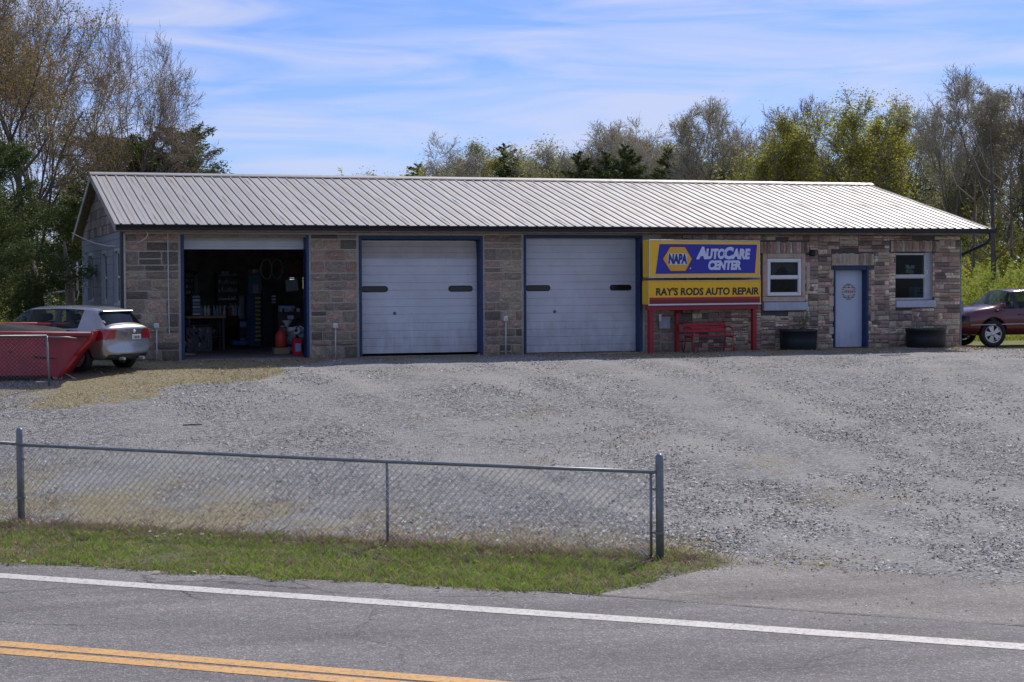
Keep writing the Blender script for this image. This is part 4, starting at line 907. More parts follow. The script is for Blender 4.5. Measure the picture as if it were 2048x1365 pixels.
# ------------------------------------------------------------------ bench
def bench():
    bx, by = ony(1383, 700, -.95)[:2]; rz = srz-.04; wd = 1.28
    t = thing('park_bench', 'small red slatted bench under the big yellow sign', 'bench', (bx, by, float(ground(bx, by))), rz)
    for k in range(3):
        m = MB(); m.bbox(0, wd, .36+.02*k, .385+.02*k, .5+k*.085, .57+k*.085, .006); m.build('back_slat', M['benchred'], t)
    for k in range(4):
        m = MB(); m.bbox(-.02, wd+.06, -.02+k*.09, .055+k*.09, .40, .425, .006); m.build('seat_slat', M['benchred'], t)
    for xx in (.04, wd-.03):
        m = MB(); m.tube([(xx, .43, .78), (xx, .41, .6), (xx, .36, .42), (xx, .38, .2), (xx, .46, 0)], .02, 6); m.tube([(xx, .36, .39), (xx, .0, .38), (xx, -.01, .2), (xx, -.07, 0)], .02, 6)
        m.tube([(xx, .4, .62), (xx, .2, .64), (xx, .02, .6), (xx, -.02, .52), (xx, 0, .4)], .016, 6); m.build('side_frame', M['benchred'], t, True)
    m = MB(); m.tube([(.04, -.03, .13), (wd-.03, -.03, .13)], .012, 6); m.build('stretcher', M['benchred'], t)
bench()

# ------------------------------------------------------------------ black barrel planters with plants
def planter(pxl, pxr, ybase, depthy, label, ht):
    x0, x1 = float(ony(pxl, ybase, depthy)[0]), float(ony(pxr, ybase, depthy)[0]); r = (x1-x0)/2; cx = (x0+x1)/2; g = float(ground(cx, depthy))
    t = thing('tub_planter', label, 'planter', (cx, depthy, g), 0, 'black tub planters along the facade')
    m = MB(); m.lathe([(r*.9, 0), (r*.95, .03), (r*1.0, ht*.5), (r*1.0, ht-.06), (r*1.03, ht-.055), (r*1.04, ht-.01), (r*1.02, ht), (r*.93, ht), (r*.92, ht-.08)], 40)
    m.build('tub', mat('black_plastic', (.012, .016, .022), .5, noise=(8, .3, 4)), t, True)
    m = MB(); m.lathe([(0, ht-.06), (r*.5, ht-.045), (r*.93, ht-.07)], 24); m.build('soil', mat('planter_soil', (.05, .035, .025), .95, noise=(30, .4, 6)), t, True)
    return cx, g
cx1, g1 = planter(1563, 1630, 705, -.62, 'black tub planter with a small leafy plant, left of the pale blue door', .54)
cx2, g2 = planter(1817, 1886, 696, -.55, 'black tub planter under the right window beside the building corner', .52)
def leafy(name, label, cx, cy, z, ht, n, mt, spread):
    t = thing(name, label, 'plant', (cx, cy, z)); m = MB(); ends = []
    for k in range(n):
        a = random.uniform(0, 6.28); l = random.uniform(.5, 1)*ht; p = [(0, 0, 0)]
        for j in range(1, 5): p.append((math.cos(a)*spread*(j/4)**1.4+random.uniform(-.01, .01), math.sin(a)*spread*(j/4)**1.4, l*j/4))
        m.tube(p, .004, 4); ends.append(p)
    m.build('stem', M['twig'], t); m = MB()
    for p in ends:
        for j in range(16):
            q = Vector(p[random.randint(1, 4)])+Vector((random.gauss(0, .03), random.gauss(0, .03), random.gauss(0, .03))); u = Vector((random.gauss(0, 1), random.gauss(0, 1), random.gauss(0, .6))).normalized()*.05; v = u.cross(Vector((random.random(), random.random(), 1))).normalized()*.02
            m.add([q, q+u*.5+v, q+u, q+u*.5-v], [(0, 1, 2, 3)])
    m.build('leaf_mass', mt, t, fix=False)
leafy('potted_plant', 'thin pale leafy plant growing in the tub planter left of the door', cx1+.12, -.62, g1+.48, .52, 16, M['leaf_b'], .16)
leafy('potted_plant', 'low straggly plant in the tub planter beside the building corner', cx2, -.55, g2+.44, .12, 14, M['leaf_b'], .35)
t = thing('watering_spout', 'small bright metal spout standing above the right tub planter', 'spout', (dx(1834, -.3), -.3, dz(1834, 636, -.3)))
m = MB(); m.tube([(0, 0, 0), (.04, 0, .08), (.07, 0, .16)], [.03, .02, .012], 8); m.build('spout', M['alu'], t, True)
m = MB(); m.tube([(0, 0, .02), (0, .02, -.3)], .008, 6); m.build('stake', M['galv'], t)

# ------------------------------------------------------------------ outlet boxes on conduit stubs
for px, ptop, pbase, lab in ((312, 647, 722, 'white outlet box on a thin pipe left of the open bay'), (670, 647, 720, 'white outlet box on a thin pipe between the open bay and the middle door'), (1011, 633, 712, 'white outlet box on a thin pipe between the two closed bay doors')):
    x = dx(px, -.12); t = thing('outlet_box', lab, 'outlet box', (x, -.12, -.06), 0, 'outlet boxes on the front wall'); z = dz(px, ptop, -.12)+.06
    m = MB(); m.tube([(0, 0, 0), (.008, 0, z-.1)], .018, 8); m.build('pipe', M['offwhite'], t, True)
    m = MB(); m.bbox(-.055, .055, -.045, .04, z-.12, z+.0, .012); m.build('box_cover', M['white'], t)
    m = MB(); m.bbox(-.035, .035, -.052, -.044, z-.1, z-.025, .004); m.build('cover_plate', M['offwhite'], t)

# ------------------------------------------------------------------ cable slung from the gable to the front eave
pa = np.array([-.22, 11.5, float(onx(144, 466, -.2)[2])]); pb = ony(294, 463, -.45)
pts = []
for px, py, yy in ((144, 466, 10.6), (163, 476, 8.0), (190, 487, 5.0), (215, 492, 3.0), (240, 493, 1.2), (262, 490, .2), (280, 484, -.25), (291, 477, -.38), (296, 470, -.42), (293, 463, -.45)):
    p = ony(px, py, yy); pts.append((p[0], p[1], p[2]))
m = MB(); m.tube(pts, .014, 6); tag(m.build('cable', M['wire'], None, True), 'pale cable sagging from the left gable round to the front eave', 'cable')

# ------------------------------------------------------------------ chain link fence
def fence():
    P0, P1, P2 = onz(42, 1045, -1.3), onz(766, 1090, -1.3), onz(1320, 1118, -1.3)
    d = P2[:2]-P0[:2]; L = float(np.linalg.norm(d)); d = d/L; rz = math.atan2(d[1], d[0])
    t = thing('chain_link_fence', 'low grey chain link fence on the grass verge beside the road', 'fence', (P0[0], P0[1], -1.3), rz)
    s1 = float((P1[:2]-P0[:2])@d); n_ = np.array([-d[1], d[0]])
    def hp(px, py, s):  # height on the fence plane
        r_ = ray(px, py); o = P0[:2]; tt = ((o-C[:2])@n_)/(r_[:2]@n_); return float((C+r_*tt)[2])+1.3
    for s, r_, top, jag in ((0, .043, hp(42, 857, 0), 0), (L, .047, hp(1322, 908, L), 1)):
        m = MB(); m.tube([(s, 0, -.1), (s-.003, 0, top*.5), (s-.006, 0, top-.1), (s-.006, 0, top-.03), (s-.006, 0, top)], [r_, r_, r_, r_*.95, r_*(.45 if jag else .8)], 14)
        m.build('fence_post', M['galv'], t, True)
        if jag:
            m = MB()
            for k in range(5): a = 2*math.pi*k/5; m.add([(s-.006+r_*.85*math.cos(a-.5), r_*.85*math.sin(a-.5), top-.08), (s-.006+r_*.85*math.cos(a+.5), r_*.85*math.sin(a+.5), top-.08), (s-.006+r_*.55*math.cos(a), r_*.55*math.sin(a), top+.015)], [(0, 1, 2)])
            m.build('split_post_top', M['galv'], t)
    hR = [hp(42, 888, 0), hp(400, 904, 0), hp(766, 921, s1), hp(1000, 930, 0), hp(1310, 942, L)]
    sR = [0, L*.27, s1, L*.77, L-.03]
    rail = [(s, -.03, h-.012) for s, h in zip(sR, hR)]
    m = MB(); m.tube(rail, .021, 10); m.build('top_rail', M['galv'], t, True)
    m = MB(); m.tube([(0, -.03, hR[0]), (-1.5, -.03, hR[0]+.03), (-3.2, -.03, hR[0]+.03)], .021, 10); m.build('top_rail', M['galv'], t, True)
    m = MB(); m.tube([(s1, .0, -.1), (s1, 0, hR[2]-.03)], .02, 8); m.build('line_post', M['galv'], t, True)
    m = MB(); m.tube([(-3.2, .0, -.1), (-3.2, 0, hR[0]+.02)], .02, 8); m.build('line_post', M['galv'], t, True)
    m = MB(); m.tube([(L-.1, -.02, -.02), (L-.1, -.02, hR[-1]-.03)], .017, 8); m.build('tension_bar', M['galv'], t, True)
    m = MB(); m.tube([(.07, -.02, -.02), (.07, -.02, hR[0]-.03)], .006, 6); m.build('tension_bar', M['galv'], t, True)
    for s in (0, L):
        for z in ((.85, .33) if s == 0 else (.62+.18, .3)):
            m = MB(); m.lathe([(.05, -.012), (.056, -.012), (.056, .012), (.05, .012)], 16, (s-.004, 0, z), 'z', closed=True); m.box(s-.1 if s else s+.05, s-.05 if s else s+.09, -.02, -.008, z-.011, z+.011); m.build('tension_band', M['galv'], t)
    def hrail(s): return float(np.interp(s, [-3.2, -1.5]+sR, [hR[0]+.03]*2+hR))-.02
    def mesh(sa, sb):
        p = .094; V = []; F = []; n = int((sb-sa)/p); cell = .047; rw_ = .0044
        for k in range(n+1):
            s = sa+k*p; ht = hrail(s); nj = int(ht/cell); base = .015+.02*math.sin(s*1.7)
            pts = []
            for j in range(nj+1):
                pts.append((s+(p*.5 if j % 2 else 0)+.003*math.sin(j*.7+s*3), -.012+(.003 if j % 2 else -.003)+.012*math.sin(s*.9+j*.08), ht-j*cell-.0))
            # tube of 3 sides
            A = np.array(pts); o = len(V)
            off = [np.array((rw_, 0, 0)), np.array((-rw_*.6, rw_, 0)), np.array((-rw_*.6, -rw_, 0))]
            for q in A: V += [tuple(q+f) for f in off]
            for j in range(len(A)-1):
                for a in range(3): b_ = (a+1) % 3; F.append((o+3*j+a, o+3*j+b_, o+3*j+3+b_, o+3*j+3+a))
        # second set mirrored so that each diamond closes
            pts2 = [(x+(0 if j % 2 else 0), y, z) for j, (x, y, z) in enumerate(pts)]
            A = np.array([(s+(-p*.5 if j % 2 else 0)+.003*math.sin(j*.7+s*3), -.012-(.003 if j % 2 else -.003)+.012*math.sin(s*.9+j*.08), ht-j*cell) for j in range(nj+1)]); o = len(V)
            for q in A: V += [tuple(q+f) for f in off]
            for j in range(len(A)-1):
                for a in range(3): b_ = (a+1) % 3; F.append((o+3*j+a, o+3*j+b_, o+3*j+3+b_, o+3*j+3+a))
        m = MB(); m.v = V; m.f = F; m.m = [0]*len(F); struct(m.build('wire_mesh', M['wire'], t, fix=False), 'stuff')
    mesh(.09, L-.1); mesh(-3.2, -.06)
    # curl of loose wire at the end post
    m = MB(); m.tube([(L-.35, -.05, .14), (L-.25, -.06, .1), (L-.17, -.07, .03), (L-.12, -.05, .04)], .008, 5); m.tube([(L-.28, -.05, .07), (L-.2, -.07, .11), (L-.14, -.06, .06), (L-.1, -.08, .01)], .008, 5); m.build('loose_wire', M['offwhite'], t)
fence()

# ------------------------------------------------------------------ vehicles
def evalmesh(o):
    dg = bpy.context.evaluated_depsgraph_get(); dg.update(); return bpy.data.meshes.new_from_object(o.evaluated_get(dg))
def wheel(parent, x, y, r, w, side, steer=0, spokes=5, rimM=None, tyreM=None):
    """side=+1: outer face towards +y"""
    t = MB(); prof = [(r*.66, -w*.46), (r*.9, -w*.5), (r*.985, -w*.4), (r, -w*.2), (r, w*.2), (r*.985, w*.4), (r*.9, w*.5), (r*.66, w*.46)]
    t.lathe(prof, 36, (0, 0, 0), 'y', closed=True)
    o = t.build('tyre', tyreM or M['black'], parent, True, (x, y, r), (0, 0, steer))
    t = MB(); ys = side*w*.38
    t.lathe([(r*.68, side*w*.44), (r*.66, side*w*.47), (r*.6, side*w*.42), (r*.57, side*w*.1), (r*.57, -side*w*.3)], 32, (0, 0, 0), 'y')
    for k in range(spokes):
        for dd in (-.13, .13):
            a = 2*math.pi*k/spokes+dd*.5; b_ = 2*math.pi*k/spokes+dd*1.6; ca, sa, cb, sb = math.cos(a), math.sin(a), math.cos(b_), math.sin(b_); wv = .028*r/.33
            p0, p1 = (.13*r*ca, .13*r*sa), (.6*r*cb, .6*r*sb); nx, nz_ = -sb*wv, cb*wv
            t.add([(p0[0]-nx, ys, p0[1]-nz_), (p0[0]+nx, ys, p0[1]+nz_), (p1[0]+nx, ys-side*.005, p1[1]+nz_), (p1[0]-nx, ys-side*.005, p1[1]-nz_),
                   (p0[0]-nx, ys-side*.03, p0[1]-nz_), (p0[0]+nx, ys-side*.03, p0[1]+nz_), (p1[0]+nx, ys-side*.035, p1[1]+nz_), (p1[0]-nx, ys-side*.035, p1[1]-nz_)], [(0, 1, 2, 3), (4, 7, 6, 5), (0, 4, 5, 1), (1, 5, 6, 2), (2, 6, 7, 3), (3, 7, 4, 0)])
    t.lathe([(0, ys+side*.012), (r*.1, ys+side*.01), (r*.17, ys-side*.002), (r*.17, ys-side*.03)], 16, (0, 0, 0), 'y')
    rm = t.build('rim', rimM or M['alu'], o, False, (0, 0, 0))
    t = MB(); t.lathe([(0, side*w*.05), (r*.5, side*w*.05)], 24, (0, 0, 0), 'y'); t.build('brake_disc', M['gutter'], o, False, (0, 0, 0))
    return o
def carbody(parent, st, paint, glassdefs, arches, ar, hw0, subs=3, trimM=None, dark=None):
    """st: list of dict x, zb, zm(w), zs(shoulder), zt(top), w (half width at shoulder), wt (half width at roof)"""
    n = 8; V = []
    def section(s):
        w, wt, wb = s['w'], s['wt'], s.get('wb', s['w']*.95); zb, zs, zt = s['zb'], s['zs'], s['zt']; zm = s.get('zm', zb+(zs-zb)*.55)
        half = [(0, zb), (wb*.85, zb), (wb, zb+.1), (w*1.0, zm), (w*.965, zs), (wt, zt-.05*s.get('rt', 1)), (wt*.8, zt-.005), (0, zt+s.get('cr', .02))]
        return half
    rings = []
    for s in st:
        h = section(s); r_ = [(s['x']-s.get('bow', 0)*0, y, z) for y, z in h]+[(s['x'], -y, z) for y, z in h[-2:0:-1]]
        # bowed ends : points near the side move inwards along x
        r_ = [(x-s.get('bow', 0)*(abs(y)/.9)**2.2, y, z) for x, y, z in r_]
        rings.append(r_)
    k = len(rings[0]); V = [p for r_ in rings for p in r_]; F = []; MI = []
    for i in range(len(rings)-1):
        for j in range(k):
            F.append((i*k+j, i*k+(j+1) % k, (i+1)*k+(j+1) % k, (i+1)*k+j))
            row = j if j < 7 else 13-j   # mirrored strip index
            mi = 0
            for gi, (i0, i1, rows) in enumerate(glassdefs):
                if i0 <= i < i1 and row in rows: mi = gi+1
            MI.append(mi)
    F.append(tuple(range(k))[::-1]); MI.append(0); F.append(tuple((len(rings)-1)*k+j for j in range(k))); MI.append(0)
    me = bpy.data.meshes.new('body'); me.from_pydata(V, [], F); nm = 1+len(glassdefs)
    for i in range(nm+1): me.materials.append(paint)
    me.polygons.foreach_set('material_index', MI); me.polygons.foreach_set('use_smooth', [True]*len(MI))
    import bmesh
    bm = bmesh.new(); bm.from_mesh(me); bmesh.ops.recalc_face_normals(bm, faces=bm.faces)
    cl = bm.edges.layers.float.get('crease_edge') or bm.edges.layers.float.new('crease_edge')
    for e in bm.edges:
        ms = {f.material_index for f in e.link_faces}
        if len(ms) > 1: e[cl] = .75
        if len(e.link_faces) == 2 and any(len(f.verts) > 6 for f in e.link_faces): e[cl] = .55
    vl = bm.verts.layers.float.get('crease_vert') or bm.verts.layers.float.new('crease_vert')
    for v in bm.verts:
        ms = {f.material_index for f in v.link_faces}
        if len(ms) > 1 and (len(ms) > 2 or sum(f.material_index == 0 for f in v.link_faces) == 3): v[vl] = .6
    bm.to_mesh(me); bm.free()
    tmp = link('body', me); sb = tmp.modifiers.new('s', 'SUBSURF'); sb.levels = subs; sb.render_levels = subs
    cut = MB()
    for ax in arches:
        for sy in (1, -1):
            cut.lathe([(ar, sy*.42*hw0/.9), (ar, sy*1.3)], 32, (ax, 0, ar*.9), 'y'); o0 = len(cut.v)-64
            cut.add([], []); cut.f += [tuple(o0+k2 for k2 in range(32)), tuple(o0+32+k2 for k2 in range(32))[::-1]]; cut.m += [0, 0]
    co = cut.build('cut', M['black']); bo = tmp.modifiers.new('b', 'BOOLEAN'); bo.operation = 'DIFFERENCE'; bo.object = co; bo.solver = 'EXACT'
    ev = evalmesh(tmp); bpy.data.objects.remove(tmp); bpy.data.objects.remove(co)
    # split by material index
    nv = len(ev.vertices); co_ = np.empty(nv*3, np.float32); ev.vertices.foreach_get('co', co_); co_ = co_.reshape(-1, 3)
    polys = [(tuple(p.vertices), p.material_index, tuple(p.center)) for p in ev.polygons]
    return co_, polys
def submesh(name, co_, polys, mt, parent, push=0, smooth=True, twoside=False):
    ids = {}; V = []; F = []
    for vs_, _, _ in polys:
        f = []
        for v in vs_:
            if v not in ids: ids[v] = len(V); V.append(tuple(co_[v]))
            f.append(ids[v])
        F.append(tuple(f))
    me = bpy.data.meshes.new(name); me.from_pydata(V, [], F); me.materials.append(mt); me.polygons.foreach_set('use_smooth', [smooth]*len(F)); me.update()
    o = link(name, me, parent)
    if push: 
        N = np.array([v.normal for v in me.vertices]); P = np.array(V)+N*push; me.vertices.foreach_set('co', P.astype(np.float32).ravel()); me.update()
    return o
def patch(co_, polys, mt, parent, name, test, push=.006, mis=(0,)):
    sel = [p for p in polys if p[1] in mis and test(*p[2])]
    if sel: return submesh(name, co_, sel, mt, parent, push)

silver = mat('silver_car_paint', (.34, .345, .36), .27, .7, coat=.6, noise=(2, .03, 3))
def suv():
    P = onz(160, 744, -.05)
    rr_ = .345
    a = R(62)   # angle between the view axis and the car's heading, turned to the left
    hd = -math.sin(a)*cr+math.cos(a)*np.array([fw[0], fw[1], 0]); rz = math.atan2(hd[1], hd[0])
    root = thing('parked_suv', 'silver station wagon style car parked at the left gable, tail to the garage', 'car', (0, 0, 0), rz)
    xr, yw_ = -1.2, .79
    # put the near (left) rear wheel on P ; left side of the car is +y in its own axes
    lx, ly = xr, yw_; c_, s_ = math.cos(rz), math.sin(rz)
    root.location = (P[0]-(lx*c_-ly*s_)*.9, P[1]-(lx*s_+ly*c_)*.9, -.05); root.scale = (.9, .9, .93)
    S = lambda x, zb, zs, zt, w, wt, **k: dict(x=x, zb=zb, zs=zs, zt=zt, w=w, wt=wt, **k)
    st = [S(-2.1, .42, .92, .98, .8, .66, bow=-.12, zm=.6, rt=.3), S(-2.05, .3, .98, 1.05, .86, .7, bow=-.1, zm=.62, rt=.4), S(-1.93, .26, .99, 1.1, .885, .66, bow=-.08, zm=.62),
          S(-1.62, .26, 1.0, 1.40, .9, .6, zm=.64), S(-1.42, .26, 1.0, 1.47, .9, .6, zm=.64), S(-1.22, .26, 1.0, 1.485, .9, .605, zm=.64), S(-.5, .26, .98, 1.51, .9, .615, zm=.64), S(-.42, .26, .98, 1.51, .9, .615, zm=.64),
          S(.42, .26, .96, 1.49, .9, .6, zm=.62), S(.5, .26, .96, 1.485, .9, .6, zm=.62), S(.75, .26, .95, 1.42, .9, .56, zm=.62), S(1.12, .26, .94, 1.18, .9, .6, zm=.62), S(1.3, .26, .93, 1.0, .89, .68, rt=.4), S(1.75, .26, .88, .93, .87, .66, rt=.4), S(2.1, .3, .8, .82, .82, .6, bow=.15, rt=.3), S(2.25, .38, .66, .68, .72, .5, bow=.2, rt=.3)]
    gl = [(2, 3, (5, 6)), (5, 6, (4,)), (7, 8, (4,)), (9, 11, (4,)), (10, 12, (5, 6)), (6, 7, (4,)), (8, 9, (4,))]
    co_, po = carbody(root, st, silver, gl, [-1.2, 1.32], .4, .9)
    body = submesh('body', co_, [p for p in po if p[1] == 0 or p[1] > 7], silver, root)
    for k in (6, 7):
        for sd in (1, -1): submesh('window_pillar', co_, [p for p in po if p[1] == k and p[2][1]*sd > 0], M['gutter'], root, .002)
    submesh('rear_window', co_, [p for p in po if p[1] == 1], M['cartint'], root, .004)
    for k, nm in ((2, 'side_window'), (3, 'side_window'), (4, 'side_window')):
        for sd in (1, -1): submesh(nm, co_, [p for p in po if p[1] == k and p[2][1]*sd > 0], M['carclear'], root, .003)
    submesh('windshield', co_, [p for p in po if p[1] == 5], M['carclear'], root, .003)
    lamp = mat('red_tail_lamp', (.35, .008, .012), .15, coat=1)
    for sd in (1, -1):
        patch(co_, po, lamp, root, 'tail_lamp', lambda x, y, z: x < -1.78 and y*sd > .48 and .74 < z < .98, .012, (0,))
        wheel(root, -1.2, sd*.79, rr_, .23, sd, 0, 7, M['alu']); wheel(root, 1.32, sd*.79, rr_, .23, sd, 0, 7, M['alu'])
    patch(co_, po, M['gutter'], root, 'bumper_trim', lambda x, y, z: x < -1.9 and z < .4 and abs(y) < .7, .006)
    # interior tub and dark glasshouse
    m = MB(); m.box(-1.7, 1.2, -.72, .72, .35, .8); m.build('cabin_floor', M['gutter'], root)
    for x in (-.75, .15):
        for sd in (1, -1): m = MB(); m.bbox(x-.12, x+.1, sd*.38-.22, sd*.38+.22, .7, 1.15, .06); m.bbox(x-.1, x+.02, sd*.38-.1, sd*.38+.1, 1.17, 1.33, .04); m.build('seat', M['gutter'], root)
    # plate, badge, spoiler, mirror, handles, roof edge trim
    m = MB(); m.bbox(-2.275, -2.262, -.16, .16, .74, .85, .003); pl = m.build('licence_plate', M['offwhite'], root)
    m = MB()
    for k in range(3): m.box(-2.2765, -2.2752, -.09+k*.06, -.055+k*.06, .765, .82)
    m.build('plate_marks', M['gutter'], pl)
    m = MB(); m.lathe([(0, -.012), (.04, -.01), (.042, 0)], 16, (-2.2, 0, .93), 'x'); m.build('badge', M['white'], root, True)
    m = MB(); m.bbox(-1.72, -1.5, -.54, .54, 1.375, 1.405, .012); m.build('roof_spoiler', silver, root)
    m = MB(); m.bbox(.95, 1.1, .93, 1.08, .97, 1.1, .03); m.build('wing_mirror', silver, root)
    for x in (-.35, .55):
        m = MB(); m.bbox(x-.1, x+.08, .895, .92, .83, .86, .008); m.build('door_handle', silver, root)
    for x in (-.46, .46):
        m = MB(); m.box(x-.005, x+.005, .875, .905, .35, .95); m.build('door_seam', M['gutter'], root)
    m = MB(); m.tube([(-2.2, .35, .3), (-2.05, .35, .3)], .035, 10); m.tube([(-2.2, -.35, .3), (-2.05, -.35, .3)], .035, 10); m.build('exhaust_tip', M['alu'], root)
suv()

maroon = mat('maroon_car_paint', (.1, .007, .014), .22, .25, coat=1, noise=(2, .05, 3))
def sedan():
    P = onz(1984, 695, -.2); rz = math.pi-.06
    root = thing('parked_sedan', 'shiny maroon car parked beyond the right corner, nose behind the wall', 'car', (0, 0, 0), rz)
    # heading left: its left side (+y) faces the camera when the nose points to the left and towards us
    lx, ly = 1.28, .8; c_, s_ = math.cos(rz), math.sin(rz)
    root.location = (P[0]-(lx*c_-ly*s_)*1.06, P[1]-(lx*s_+ly*c_)*1.06, -.2); root.scale = (1.06, 1.06, 1.12)
    S = lambda x, zb, zs, zt, w, wt, **k: dict(x=x, zb=zb, zs=zs, zt=zt, w=w, wt=wt, **k)
    st = [S(-2.5, .45, .95, 1.0, .8, .64, bow=-.1, rt=.3), S(-2.4, .35, 1.02, 1.08, .87, .7, bow=-.08, rt=.3), S(-1.75, .3, 1.05, 1.12, .91, .68, rt=.4), S(-1.45, .3, 1.05, 1.25, .92, .64), S(-1.1, .3, 1.05, 1.5, .92, .62), S(-.85, .3, 1.05, 1.53, .92, .62), S(-.12, .3, 1.03, 1.55, .92, .63), S(-.04, .3, 1.03, 1.55, .92, .63),
          S(.5, .3, 1.02, 1.53, .92, .61), S(.62, .3, 1.02, 1.5, .92, .6), S(.95, .3, 1.02, 1.28, .92, .62), S(1.15, .3, 1.02, 1.12, .92, .7, rt=.4), S(1.6, .3, 1.0, 1.07, .91, .7, rt=.4), S(2.1, .34, .93, .99, .88, .66, bow=.12, rt=.4), S(2.32, .42, .8, .84, .8, .55, bow=.18, rt=.3)]
    gl = [(3, 4, (5, 6)), (4, 6, (4,)), (7, 8, (4,)), (9, 10, (4,)), (9, 11, (5, 6)), (6, 7, (4,)), (8, 9, (4,))]
    co_, po = carbody(root, st, maroon, gl, [-1.45, 1.28], .42, .92)
    submesh('body', co_, [p for p in po if p[1] == 0 or p[1] > 7], maroon, root)
    for k in (6, 7):
        for sd in (1, -1): submesh('window_pillar', co_, [p for p in po if p[1] == k and p[2][1]*sd > 0], M['gutter'], root, .002)
    submesh('rear_window', co_, [p for p in po if p[1] == 1], M['carclear'], root, .003)
    for k in (2, 3, 4):
        for sd in (1, -1): submesh('side_window', co_, [p for p in po if p[1] == k and p[2][1]*sd > 0], M['carclear'], root, .003)
    submesh('windshield', co_, [p for p in po if p[1] == 5], M['carclear'], root, .003)
    for sd in (1, -1):
        patch(co_, po, M['slot'], root, 'headlight', lambda x, y, z: x > 2.0 and y*sd > .5 and .68 < z < .84, .006)
        wheel(root, -1.45, sd*.8, .36, .25, sd, 0, 5, M['alu']); wheel(root, 1.28, sd*.8, .36, .25, sd, R(-12), 5, M['alu'])
    for sd in (1, -1):
        m = MB(); m.tube([(-2.3, sd*.915, .62), (0, sd*.935, .62), (2.0, sd*.91, .6)], .014, 6); m.build('side_moulding', M['alu'], root, True)
    m = MB(); m.box(-1.8, 1.3, -.74, .74, .35, .85); m.build('cabin_floor', M['gutter'], root)
    for x in (-.7, .2):
        for sd in (1, -1): m = MB(); m.bbox(x-.12, x+.1, sd*.38-.22, sd*.38+.22, .75, 1.2, .06); m.build('seat', M['gutter'], root)
    m = MB(); m.bbox(1.0, 1.12, .93, 1.1, 1.05, 1.18, .03); m.build('wing_mirror', maroon, root)
    m = MB(); m.lathe([(0, .955), (.1, .95), (.12, .925)], 20, (.05, 0, .82), 'y'); m.build('round_badge', M['signred'], root, True)
    m = MB(); m.bbox(.3, .5, .92, .95, .85, .88, .008); m.build('door_handle', maroon, root)
sedan()

